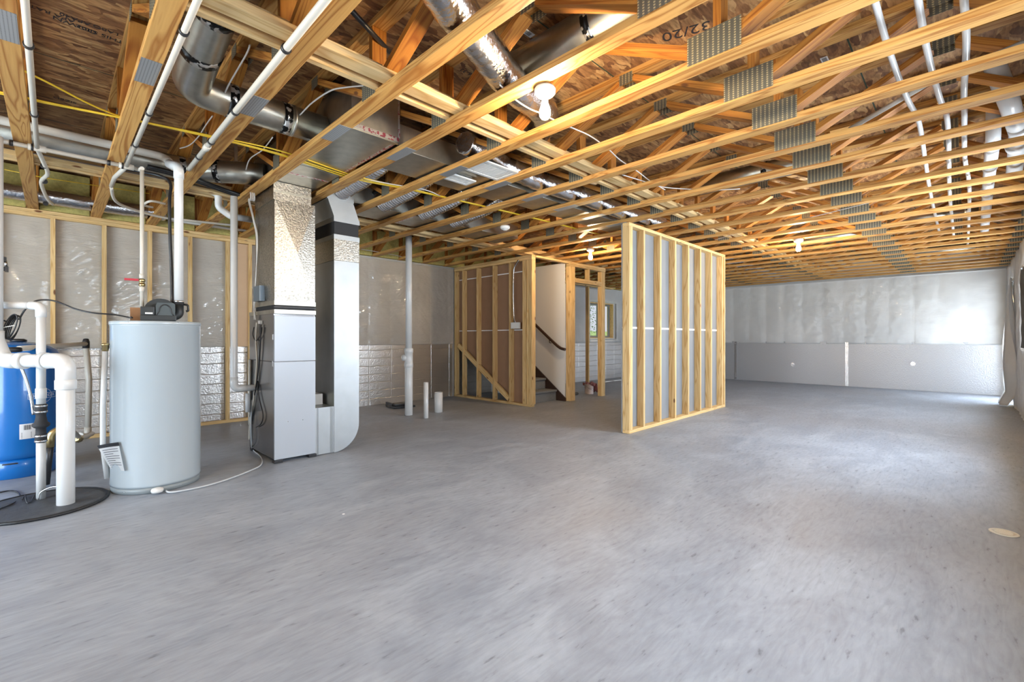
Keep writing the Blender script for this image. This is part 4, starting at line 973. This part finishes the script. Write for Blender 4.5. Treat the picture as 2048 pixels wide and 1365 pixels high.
put(otube('black_hose', [fxp(522, 650), fxp(520, 700), fxp(514, 760), fxp(505, 810), fxp(497, 850)], .006, M['black'], sm=True, n=8), dh)
put(otube('black_hose', [fxp(514, 770), fxp(519, 800), fxp(526, 830), fxp(522, 848), fxp(512, 855)], .005, M['black'], sm=True, n=8), dh)
put(otube('black_loop', [fxp(508, 655), fxp(506, 670), fxp(512, 682), fxp(522, 668), fxp(524, 655)], .005, M['black'], sm=True, n=8), dh)
put(otube('drain_riser', [fxp(500, 720), fxp(499, 800), fxp(500, 850)], .015, M['cpvc'], n=10), dh)
put(obox('sensor_block', tuple(fxp(520, 646)-Vector((.01, .03, .01))), tuple(fxp(520, 646)+Vector((.012, .03, .02))), M['white']), dh)

# ------------------------------------------------------------------ return drop beside the furnace
M['galvr'] = simple('satin_galvanised', (.42, .43, .43), .46, 1, var=.12, bscale=8)
rx0, rx1, ry0, ry1 = 1.930, 2.186, 4.362, 4.96
rd = thing('return_duct', 'tall galvanised return duct with rounded bottom elbow right of the furnace', 'duct', (2.05, 4.6, 0))
creased('duct_body', rx0, rx1, ry0, ry1, .735, 1.875, M['galvr'], rd, .003)
bm = bmesh.new(); arc = [(rx1-.26+.26*math.cos(a), .262+.26*math.sin(a)) for a in [-PI/2*k/12 for k in range(13)]]
poly = [(rx0, .72), (rx1, .72)]+arc+[(rx0-.001, .004)]
prism(bm, poly, lambda u, v, d: (u, d, v), ry0, ry1); put(fin('bottom_elbow', bm, M['galvr']), rd)
put(obox('elbow_seam', (rx0-.002, ry0-.004, .718), (rx1+.003, ry1+.003, .736), M['galvr']), rd)
put(obox('inlet_box', (1.750, ry0+.004, .006), (rx0-.002, ry1, .452), M['galvr']), rd)
for x in (1.768, 1.776, 1.895, 1.905, 1.915): put(obox('rib', (x, ry0-.001, .01), (x+.004, ry0+.004, .45), M['galvr']), rd)
put(obox('upper_section', (rx0-.002, ry0-.001, 1.877), (rx1+.002, ry1, 2.085), M['galvs']), rd)
for z in (2.085, 2.255): put(obox('flange', (rx0-.004, ry0-.005, z), (rx1+.004, ry1+.004, z+.045), M['galvr']), rd)
put(obox('flexible_collar', (rx0+.004, ry0+.004, 2.13), (rx1-.004, ry1-.004, 2.255), M['rubber']), rd)
bm = bmesh.new(); lo = [(rx0, ry0, 2.30), (rx1, ry0, 2.30), (rx1, ry1, 2.30), (rx0, ry1, 2.30)]; hi = [(1.868, ry0, 2.465), (2.125, ry0, 2.465), (2.125, ry1, 2.465), (1.868, ry1, 2.465)]
A = [bm.verts.new(p) for p in lo]; B = [bm.verts.new(p) for p in hi]
for i in range(4): bm.faces.new((A[i], A[(i+1) % 4], B[(i+1) % 4], B[i]))
bm.faces.new(A[::-1]); bm.faces.new(B); put(fin('offset_transition', bm, M['galvr']), rd)
put(obox('top_collar', (1.86, ry0-.004, 2.465), (2.13, ry1, 2.53), M['galvr']), rd)
tag(obox('filter_carton', (1.765, 4.56, .455), (1.90, 4.80, .56), M['white']), 'white carton with green end on the return duct inlet box', 'box')
o = bpy.data.objects['filter_carton']; put(obox('green_end', (1.764, 4.555, .454), (1.815, 4.56, .561), M['greenbox']), o); 
# ------------------------------------------------------------------ ceiling ducts
def duct(name, a, b, label, tapes=(), mat='galv'):
    t = thing(name, label, 'duct', ((a[0]+b[0])/2, (a[1]+b[1])/2, a[2]))
    bm = bmesh.new(); box(bm, a, b, 0, .003); put(fin('duct_body', bm, M[mat]), t)
    for q in tapes: put(obox('foil_tape', q[0], q[1], M['redtape']), t)
    return t
zd = 2.516
t = duct('supply_duct', (1.392, 2.88, zd), (1.748, 4.93, 2.86), 'wide galvanised supply trunk between two trusses above the furnace',
     [((1.722, 2.95, zd-.003), (1.745, 3.75, zd-.0005)), ((1.40, 2.876, zd), (1.745, 2.879, zd+.03)), ((1.74, 2.876, zd+.03), (1.752, 2.90, 2.85)), ((1.40, 4.05, zd-.003), (1.74, 4.075, zd-.0005))])
put(obox('drive_cleat', (1.388, 3.80, zd-.010), (1.752, 3.825, zd-.0005), M['galv']), t)
put(obox('drive_cleat', (1.388, 2.89, zd-.008), (1.752, 2.91, zd-.0005), M['galv']), t)
duct('rectangular_duct', (1.80, 2.97, zd), (3.18, 3.42, 2.70), 'flat galvanised duct crossing through the trusses behind the ceiling registers', [((2.85, 3.0, zd-.002), (2.89, 3.4, zd-.0005))])
duct('rectangular_duct', (3.19, 2.99, zd), (5.20, 3.36, 2.69), 'flat galvanised duct crossing the trusses, continuing toward the partition', [((3.75, 3.0, zd-.002), (3.79, 3.35, zd-.0005)), ((4.3, 3.0, zd-.002), (4.34, 3.35, zd-.0005))])
duct('rectangular_duct', (2.14, 4.48, zd), (4.62, 4.94, 2.70), 'flat galvanised return duct crossing the trusses beyond the tall return drop', [((2.9, 4.5, zd-.002), (2.95, 4.9, zd-.0005))])
def round_duct(name, pts, r, label, fil=.16, bands=(), mat='galv', seams=(), n=24, sm=False):
    pp_ = fillet(pts, fil, 5) if fil else [Vector(p) for p in pts]
    if sm: pp_ = smoothpts(pts)
    t = thing(name, label, 'duct', pp_[len(pp_)//2])
    bm = bmesh.new(); tube(bm, pp_, r, n); put(fin('duct_body', bm, M[mat]), t)
    for (p, d, w) in bands:
        p = Vector(p); d = Vector(d).normalized(); put(otube('tape_band', [p-d*w/2, p+d*w/2], r+.003, M['blackfoil'], n=n), t)
    pm_ = pp_[len(pp_)//2] if len(pp_) > 2 else (pp_[0]+pp_[1])/2
    put(obox('hanger_strap', (pm_.x-.012, pm_.y-.012, pm_.z+r*.9), (pm_.x+.012, pm_.y+.012, ZT-.0005), M['steel']), t)
    for (p, d, w) in seams:
        p = Vector(p); d = Vector(d).normalized(); put(otube('seam_ring', [p-d*w/2, p+d*w/2], r+.004, M[mat], n=n), t)
    return t
round_duct('round_duct', [(.575, .3, 2.775), (.575, 2.55, 2.775), (.575, 2.98, 2.70), (.58, 3.31, 2.63), (.80, 3.32, 2.625), (1.389, 3.32, 2.625)], .100, 'shiny round duct with elbow above the water heater, joining the supply trunk', .22,
   [((.575, 2.66, 2.757), (0, 1, -.15), .05), ((.575, 2.98, 2.70), (0, 1, -.2), .06), ((.80, 3.32, 2.625), (1, 0, 0), .05), ((1.12, 3.32, 2.625), (1, 0, 0), .05)], seams=[((.575, 2.62, 2.765), (0, 1, -.1), .02), ((1.17, 3.32, 2.625), (1, 0, 0), .02)])
round_duct('round_duct', [(X0+.3, 4.94, 2.625), (.86, 4.94, 2.625), (1.18, 4.72, 2.625), (1.389, 4.60, 2.625)], .098, 'long round galvanised duct above the tank and heater, running into the trunk', .12,
   [((.80, 4.94, 2.625), (1, 0, 0), .045), ((1.06, 4.80, 2.625), (1, -.7, 0), .045)], seams=[((.86, 4.93, 2.625), (1, -.1, 0), .02)])
round_duct('round_duct', [(2.05, .3, 2.80), (2.05, 2.12, 2.80)], .098, 'round galvanised duct beyond the nearest lit bulb', 0, [((2.05, 1.42, 2.80), (0, 1, 0), .045)])
def flex(name, pts, r, label, ribs=0, cat='duct', mat='foilw'):
    pp_ = smoothpts(pts, 8); t = None
    # resample finely so the jacket is crinkled in geometry
    L = [0]
    for a, b in zip(pp_, pp_[1:]): L.append(L[-1]+(b-a).length)
    n = max(12, int(L[-1]/(.007 if ribs else .016))); res = []; j = 0
    for i in range(n+1):
        s = L[-1]*i/n
        while j < len(L)-2 and L[j+1] < s: j += 1
        f = (s-L[j])/max(1e-6, L[j+1]-L[j]); res.append(pp_[j].lerp(pp_[j+1], min(1, f)))
    bm = bmesh.new(); rr = (lambda t: r*(1+.11*math.sin(t*n*2*PI/5)+.03*math.sin(t*n*.11))) if ribs else (lambda t: r*(1+.05*mnoise.noise(Vector((t*n*.35, r*50, 0)))))
    tube(bm, res, rr, 22)
    for v in bm.verts: v.co += Vector(mnoise.noise_vector(v.co*28))*r*.045
    return tag(fin(name, bm, M[mat]), label, cat)
flex('insulated_flex_duct', [PZ(860, -60, 2.62), PZ(905, 10, 2.615), PZ(965, 90, 2.61), PZ(1020, 165, 2.61), Vector((2.33, 2.03, 2.66)), Vector((2.60, 2.27, 2.75)), Vector((2.75, 2.45, 2.75))], .096, 'large silver insulated flex duct crossing above the nearest lit bulb')
flex('insulated_flex_duct', [(2.2, 2.70, 2.60), (2.7, 2.80, 2.59), (3.3, 2.84, 2.585), (3.9, 2.82, 2.585), (4.6, 2.84, 2.585), (5.2, 2.80, 2.585), (5.5, 2.78, 2.60)], .085, 'silver insulated flex duct alongside the flat cross trunk')
flex('insulated_flex_duct', [(X0+.3, 6.80, 2.60), (-.6, 6.80, 2.59), (0, 6.78, 2.585), (.4, 6.79, 2.585), (.95, 6.82, 2.60)], .078, 'silver insulated flex duct along the top of the left stud wall')
for x, y0_, y1_, l in ((2.02, 4.47, 3.55, 'from the return drop collar'), (2.52, 4.45, 3.60, 'in the second bay past the return drop'), (3.03, 4.45, 3.62, 'in the third bay past the return drop'), (3.50, 4.49, 3.60, 'in the fourth bay past the return drop')):
    flex('ribbed_flex_duct', [(x-.02, y0_, 2.56), (x, y0_-.3, 2.585), (x+.02, y1_+.2, 2.64), (x+.02, y1_, 2.69)], .080, 'short ribbed silver flex duct %s' % l, 1, mat='ribfoil')
for x, l in ((4.95, 'over the middle of the slab, third bay right of the partition corner'), ):
    round_duct('round_duct', [(x, .95, 2.76), (x, 2.05, 2.76)], .09, 'short round duct with black tape band above the partition end', 0, [((x, 1.40, 2.76), (0, 1, 0), .05)])
round_duct('round_duct', [(8.36, .9, 2.66), (8.36, 2.2, 2.66)], .08, 'short pale round duct in a far bay near the right-hand lit bulb', 0)
round_duct('round_duct', [(7.87, -.1, 2.66), (7.87, .75, 2.66)], .07, 'dark-banded grey duct in a far bay by the right wall', 0, [((7.87, .70, 2.66), (0, 1, 0), .04), ((7.87, .0, 2.66), (0, 1, 0), .04)])
round_duct('round_duct', [(10.8, -.1, 2.66), (10.8, .9, 2.66)], .06, 'pale tube in a bay close to the far wall corner', 0)
# thin ceiling pipes by the left wall
tag(otube('metal_conduit', [(.98, 6.84, 2.545), (2.0, 6.84, 2.545)], .02, M['steel'], n=10), 'thin shiny conduit along the left wall top behind the flue pipe', 'conduit')
tag(otube('metal_conduit', [(1.0, 6.74, 2.53), (1.95, 6.74, 2.53)], .016, M['cpvc'], n=10), 'thin pale conduit along the left wall top beside the shiny one', 'conduit')
# registers
def register(x0, x1, y0, y1, z, rows, label):
    t = thing('ceiling_register', label, 'register', ((x0+x1)/2, (y0+y1)/2, z))
    bm = bmesh.new(); m_ = .028
    for a, b in (((x0, y0), (x1, y0+m_)), ((x0, y1-m_), (x1, y1)), ((x0, y0+m_), (x0+m_, y1-m_)), ((x1-m_, y0+m_), (x1, y1-m_))): box(bm, (*a, z), (*b, z+.012))
    put(fin('frame', bm, M['white']), t)
    bm = bmesh.new(); n_ = int((y1-y0-2*m_)/.014)
    for i in range(n_):
        y = y0+m_+.014*i; box(bm, (x0+m_, y, z+.003), (x1-m_, y+.008, z+.009))
    for i in range(1, rows): x = x0+(x1-x0)*i/rows; box(bm, (x-.004, y0+m_, z+.002), (x+.004, y1-m_, z+.011))
    put(fin('louvres', bm, M['white']), t)
    put(obox('boot', (x0+m_, y0+m_, z+.012), (x1-m_, y1-m_, z+.026), M['white']), t)
register(2.342, 2.728, 2.64, 2.90, 2.486, 4, 'large white louvred ceiling register between chords')
register(2.342, 2.62, 3.05, 3.19, 2.486, 2, 'small white louvred ceiling register beside the large one')

# ------------------------------------------------------------------ water pipes along the chords
def clamp(p, d, r=.024, par=None):
    d = Vector(d).normalized(); return otube('clamp', [Vector(p)-d*.009, Vector(p)+d*.009], r+.006, M['black'], par, n=12)
def chordpipe(x, y0, y1, cl, label, r=.0135, z=2.448):
    t = thing('water_pipe', label, 'pipe', (x, (y0+y1)/2, z))
    put(otube('pipe', [(x, y0, z), (x, y1, z)], r, M['cpvc'], n=14), t)
    for y in cl: put(clamp((x, y, z), (0, 1, 0), r), t)
    return t
t = chordpipe(-.078, 1.0, 4.60, [], 'cream water pipe clamped beside the first truss chord at left edge')
for y in (3.02, 3.93): put(clamp((-.078, y, 2.448), (0, 1, 0), .0135), t)
t = chordpipe(.402, .9, 4.62, (2.41, 3.43, 4.06), 'cream water pipe clamped beside the second chord from the left')
t = chordpipe(.757, .9, 4.35, (2.22, 3.05, 3.63, 4.0), 'cream water pipe clamped beside the third chord from the left', .0165)
put(olathe('union', [(.018, 0), (.022, .004), (.022, .07), (.018, .074)], (.757, 3.72, 2.446), M['cpvc'], n=14, axis='Y'), t)
mp_ = thing('water_main', 'cream pipe running across under the chords above the tank and heater', 'pipe', (0, 4.62, 2.44))
put(otube('pipe', [(X0+.3, 4.62, 2.448), (.41, 4.62, 2.448)], .0155, M['cpvc'], n=12), mp_)
for x in (-.20, .30): put(clamp((x, 4.62, 2.448), (1, 0, 0), .0155), mp_)
for x in (-.078, .402):
    put(otube('tee', [(x-.045, 4.62, 2.448), (x+.045, 4.62, 2.448)], .023, M['cpvc'], n=12), mp_)
    put(otube('tee_ring', [(x-.03, 4.62, 2.448), (x-.018, 4.62, 2.448)], .026, M['black'], n=12), mp_)
put(otube('branch', [(.402, 4.62, 2.448), (.36, 5.0, 2.446), (.36, 5.3, 2.446)], .016, M['cpvc'], n=12, fil=.05), mp_)
put(otube('branch', [(.44, 4.62, 2.448), (cw.x, 4.64, 2.448), (cw.x, cw.y, 2.43)], .0155, M['cpvc'], n=12, fil=.03), mp_)
put(otube('branch', [(-.078, 4.62, 2.448), (-.05, 4.95, 2.446), (-.03, 5.25, 2.44), (-.07, 5.6, 2.446), (-.04, 6.2, 2.45), (.0, 6.5, 2.46)], .014, M['cpvc'], n=12, sm=True), mp_)
for y in (5.05, 5.55, 6.45): put(clamp((-.05, y, 2.446), (0, 1, 0), .014), mp_)
tag(otube('pex_line', [(.36, 5.3, 2.43), (.45, 5.75, 2.40), (.8, 6.05, 2.40), (1.1, 6.1, 2.42), (1.5, 6.1, 2.44)], .013, M['cpvc'], n=10, sm=True), 'bent cream tube under the chords behind the flue pipe', 'tube')
tag(otube('pex_line', [(.78, 5.6, 2.44), (.66, 5.5, 2.42), (.62, 5.62, 2.40), (.70, 5.75, 2.42)], .011, M['cpvc'], n=10, sm=True), 'small hooked cream tube beside the black hose', 'tube')
# grey drain line with offset down to the furnace
a = PZ(60, 309, 2.545); b = PZ(215, 341, 2.545); c = PZ(425, 384, 2.545)
dl = thing('condensate_pipe', 'white drain pipe above the chords dropping in an S to the furnace', 'pipe', c)
yy = 5.15
P0 = Vector((X0+.3, b.y, 2.54)); P1 = Vector((c.x, b.y, 2.54))
p2 = PY(437, 415, P1.y); p3 = PY(452, 434, P1.y); p4 = PY(505, 440, P1.y)
put(otube('pipe', [P0, P1+Vector((-.05, 0, 0))], .030, M['pvc'], n=16), dl)
put(otube('pipe', [P1+Vector((-.06, 0, 0)), Vector((p2.x, P1.y, 2.53)), p2, Vector((p3.x+.04, P1.y, p4.z)), p4], .032, M['pvc'], fil=.06, n=16), dl)
inp = PY(468, 500, 4.86)
ip = thing('intake_pipe', 'white plastic intake pipe running down beside the furnace into its side', 'pipe', at(inp, .66))
put(otube('pipe', [at(inp, 2.44), at(inp, .64), (1.383, 4.86, .64)], .030, M['pvc'], fil=.075, n=18), ip)
put(otube('elbow', [at(inp, .75), at(inp, .64), (1.30, 4.86, .64)], .034, M['pvc'], fil=.08, n=18), ip)
tag(otube('drain_stub', [(1.33, 4.93, .40), (1.33, 4.93, .58)], .022, M['pvc'], n=12), 'short white drain stub left of the furnace side', 'pipe') 
for i, (dy, r) in enumerate(((0, .017), (.06, .013))):
    q = [PZ(295, 333, 2.52)+Vector((0, dy, 0)), PZ(345, 345, 2.52)+Vector((0, dy, 0)), PZ(400, 362, 2.52)+Vector((0, dy, 0)), PZ(450, 380, 2.52)+Vector((0, dy, 0)), PZ(505, 398, 2.48)+Vector((0, dy, 0))]
    tag(otube('refrigerant_line', q, r, M['black'], sm=True, n=10), ('thicker', 'thinner')[i]+' black insulated line from flue pipe across to the plenum', 'pipe')

# ------------------------------------------------------------------ cables in the ceiling
ycol = [[(X0+.3, 3.95), (-.6, 3.90), (-.10, 3.862), (.27, 3.79), (.70, 3.71), (1.2, 3.68), (1.8, 3.76), (2.3, 3.70), (2.8, 3.655), (3.8, 3.575), (5.2, 3.50)],
        [(X0+.3, 3.97), (-.6, 3.93), (-.10, 3.88), (.27, 3.80), (.70, 3.725), (1.2, 3.70), (1.8, 3.80), (2.3, 3.72), (2.8, 3.665), (3.8, 3.585), (5.2, 3.51)],
        [(X0+.3, 3.3), (-.6, 3.2), (-.10, 3.49), (.27, 3.76), (.70, 3.70), (1.2, 3.62), (1.8, 3.72), (2.3, 3.68), (2.8, 3.645), (3.8, 3.565), (5.2, 3.49)]]
for i, q in enumerate(ycol):
    tag(otube('yellow_cable', [(x, y, 2.5095) for x, y in q], .0052, M['yellow'], sm=True, n=6), ('yellow flat cable, lower strand of the bundle above the heater', 'yellow cable hugging the lower strand over the chords', 'yellow cable slanting down to join the bundle at top left')[i], 'cable')
tag(otube('yellow_cable', [(-.3, 6.0, 2.6), (-.05, 6.05, 2.6), (.7, 5.95, 2.6)], .004, M['yellow'], n=6), 'thin yellow cable low between truss ends above the left stud wall', 'cable')
def cable(pix, z, label, r=.0045, mat='cablew', name='white_cable'): return tag(otube(name, [PZ(x, y, z) for x, y in pix], r, M[mat], sm=True, n=6), label, 'cable')
cable([(1000, 170), (1032, 200), (1060, 218), (1085, 228), (1108, 240), (1140, 254), (1180, 272), (1215, 297), (1240, 320), (1275, 343), (1300, 362), (1330, 380)], 2.507, 'white cable from the nearest lit bulb across the chords')
cable([(1245, 350), (1285, 362), (1330, 375), (1420, 380), (1480, 378)], 2.507, 'white cable branching right over the chords past the nearest bulb')
cable([(500, 90), (492, 110), (460, 165), (448, 190)], 2.62, 'thin white cable hanging near the shiny round duct')
cable([(425, 232), (412, 250), (398, 272), (380, 290), (360, 297)], 2.60, 'thin white cable sagging left of the duct elbow')
cable([(745, 170), (690, 175), (660, 182), (625, 205), (600, 230)], 2.58, 'white cable tied under the braces above the supply trunk')
cable([(545, 275), (525, 300), (500, 318), (492, 340)], 2.56, 'grey cable drooping between the two round ducts')
cable([(730, 358), (780, 368), (850, 380), (880, 392)], 2.507, 'white cable among the yellow ones beside the ribbed flex')
cable([(660, 490), (760, 505), (830, 520), (905, 540)], 2.507, 'white cable over the chords beyond the drain stack')
cable([(1320, 500), (1350, 520), (1400, 550), (1440, 545)], 2.507, 'pale cable end near the top of the partition')
cable([(1430, 480), (1520, 455), (1600, 440), (1760, 400)], 2.507, 'pale cable running far right over the chords')
tag(otube('black_pipe', [PZ(700, 18, 2.80), PZ(783, 108, 2.80)], .014, M['black'], n=10), 'black pipe slanting between the truss webs at top centre', 'pipe')
tag(otube('black_strap', [PZ(700, 425, 2.60), PZ(745, 388, 2.66), PZ(775, 372, 2.70)], .02, M['black'], sm=True, n=8), 'black strap hanging beside the ribbed flex of the return drop', 'strap')
# white plumbing at the right
for i, (y, zz, xe, l) in enumerate(((.30, 2.665, 9.0, 'left'), (.155, 2.63, 9.2, 'middle'), (.012, 2.62, 10.0, 'right'))):
    r_ = .0150
    q = [(1.9, y+.005, zz+.02), (2.7, y, zz), (3.2, y-.01, zz-.03), (3.75, y-.035*(i < 2), zz-.055), (4.3, y-.06*(i < 2), zz-.03), (5.2, y-.05*(i < 2), zz-.05), (6.5, y-.03, zz-.04), (xe, y-.02, zz-.05)]
    tag(otube('white_water_pipe', q, r_, M['pvc'], sm=True, n=12), 'white pipe through the right-hand trusses, %s of the three' % l, 'pipe', 'white pipes through the right-hand trusses')
dw = thing('drain_stack_run', 'white drain pipe with elbows between trusses near the right wall', 'pipe', (5.2, -.14, 2.6))
put(otube('pipe', [(4.9, -.14, 2.80), (5.0, -.14, 2.62), (6.3, -.145, 2.60), (9.0, -.17, 2.58)], .042, M['pvc'], fil=.08, n=18), dw)
for x in (5.12, 5.72, 6.7): put(otube('hub', [(x-.04, -.142, 2.606), (x+.04, -.142, 2.604)], .050, M['pvc'], n=18), dw)
dw = thing('drain_stack_run', 'thicker white drain pipe with elbow closest to the right wall', 'pipe', (5.2, -.30, 2.6))
put(otube('pipe', [(4.2, -.12, 2.86), (4.45, -.20, 2.66), (5.0, -.27, 2.62), (6.1, -.30, 2.60)], .052, M['pvc'], fil=.1, n=18), dw)
for x in (4.9, 5.3): put(otube('hub', [(x-.05, -.262, 2.625), (x+.05, -.275, 2.62)], .060, M['pvc'], n=18), dw)
tag(otube('grey_conduit', [PZ(1700, 258, 2.60), PZ(1860, 165, 2.66), PZ(2048, 85, 2.72)], .016, M['cpvc'], n=10), 'grey conduit slanting between the right-hand trusses', 'conduit')

# ------------------------------------------------------------------ plumbing rough-ins on the slab
sk = Vector((3.63, 5.72, 0))
ds = thing('drain_stack', 'tall white drain stack with cleanout plug between slab and ceiling', 'pipe', sk)
put(olathe('pipe_lower', [(.054, .002), (.056, .004), (.056, .70), (.054, .702)], sk, M['pvc'], n=28), ds)
put(olathe('pipe_upper', [(.046, .95), (.046, 2.60)], sk, M['pvc'], n=28), ds)
put(olathe('cleanout_tee', [(.056, .69), (.063, .693), (.063, .755), (.057, .76), (.057, .90), (.063, .905), (.063, .965), (.050, .97)], sk, M['pvc'], n=28), ds)
g = bmesh.new(); tube(g, [at(sk, .83), at(sk-RT*.085-FW*.02, .83)], .045, 20); tube(g, [at(sk-RT*.085-FW*.02, .83), at(sk-RT*.10-FW*.024, .83)], .036, 20); put(fin('cleanout_plug', g, M['pvc']), ds)
s1 = Vector((3.66, 5.33, 0)); tag(olathe('pipe_stub', [(.031, .002), (.033, .004), (.033, .50), (.028, .50), (.028, .44), (.001, .44)], s1, M['pvc'], n=24), 'slim capped white pipe stub standing from the slab', 'pipe')
s2 = Vector((4.09, 5.63, 0)); tag(olathe('pipe_stub', [(.060, .002), (.062, .004), (.062, .30), (.055, .30), (.055, .26), (.001, .26)], s2, M['pvc'], n=24), 'short fat white pipe stub standing from the slab', 'pipe')
c = PZ(803, 815, 0); g = bmesh.new()
lbox(g, Vector((c.x, c.y, .004)), .36, .26, .03, 0, .006); lbox(g, Vector((c.x, c.y, .034)), .31, .20, .035, 0, .01); lbox(g, Vector((c.x, c.y, .004))-RT*.19, .03, .26, .07)
tag(fin('black_tray', g, M['black']), 'low black plastic box on the slab behind the drain stack', 'box')
c = PZ(2008, 1067, 0)
fd = thing('floor_drain', 'small round white floor drain cover in the slab at right', 'drain cover', c)
put(olathe('rim', [(.062, .0005), (.062, .004), (.058, .006), (.046, .0055), (.046, .003), (.001, .003)], c, simple('drain_plastic', (.66, .61, .50), .5), n=36), fd)
g = bmesh.new()
for k in range(5):
    w = .084-.012*abs(k-2); box(g, (c.x-.034+.015*k, c.y-w/2, .0032), (c.x-.026+.015*k, c.y+w/2, .006))
put(fin('grate_bars', g, simple('drain_plastic_light', (.72, .66, .54), .5)), fd)
c = PZ(687, 1029, 0); tag(olathe('paper_scrap', [(.010, .0005), (.008, .002)], c, M['paper'], n=5), 'tiny white scrap lying on the open slab', 'scrap')
for i, (px, py) in enumerate(((1165, 740),)):
    pass

# lettering on the big flex jacket and two small grade stickers
c0 = PZ(985, 118, 2.61); ax = (PZ(1020, 165, 2.61)-PZ(965, 90, 2.61)).normalized(); nn = (cam.location-c0); nn = (nn-ax*nn.dot(ax)).normalized(); yv = nn.cross(ax); p0 = c0+nn*.104
big_flex = bpy.data.objects['insulated_flex_duct']
o = text('jacket_print', 'R4.2', .075, M['ink'], Matrix(((ax.x, yv.x, nn.x, p0.x), (ax.y, yv.y, nn.y, p0.y), (ax.z, yv.z, nn.z, p0.z), (0, 0, 0, 1))), None); o.parent = big_flex
for px, py, l in ((1055, 66, 'small white grade sticker on the subfloor near the round duct'), (1650, 121, 'small white grade sticker on the subfloor at upper right')):
    p = PZ(px, py, ZT-.002); st_ = tag(obox('grade_sticker', (p.x-.045, p.y-.02, ZT-.002), (p.x+.045, p.y+.02, ZT-.0005), M['paper']), l, 'sticker')
    for k in range(9): box_ = obox('barcode', (p.x-.035+.007*k, p.y-.013, ZT-.0028), (p.x-.032+.007*k, p.y+.013, ZT-.0021), M['ink'], st_)

# small pieces belong to the part that carries them
def sub(child, parent):
    child.parent = parent; child.matrix_parent_inverse = Matrix()
for t in [o for o in bpy.data.objects if o.parent is None and o.type == 'EMPTY']:
    kids = {c.name.split('.')[0]: c for c in t.children}
    for c, p in (('bulb', 'lampholder'), ('control_label', 'control_box'), ('housing_rib', 'motor_housing'), ('window_pane', 'window_frame'), ('barcode', 'rating_label'), ('lever', 'valve_body'), ('stand_slot', 'tank_stand'), ('rubber_edge', 'flexible_collar')):
        if c in kids and p in kids: sub(kids[c], kids[p])
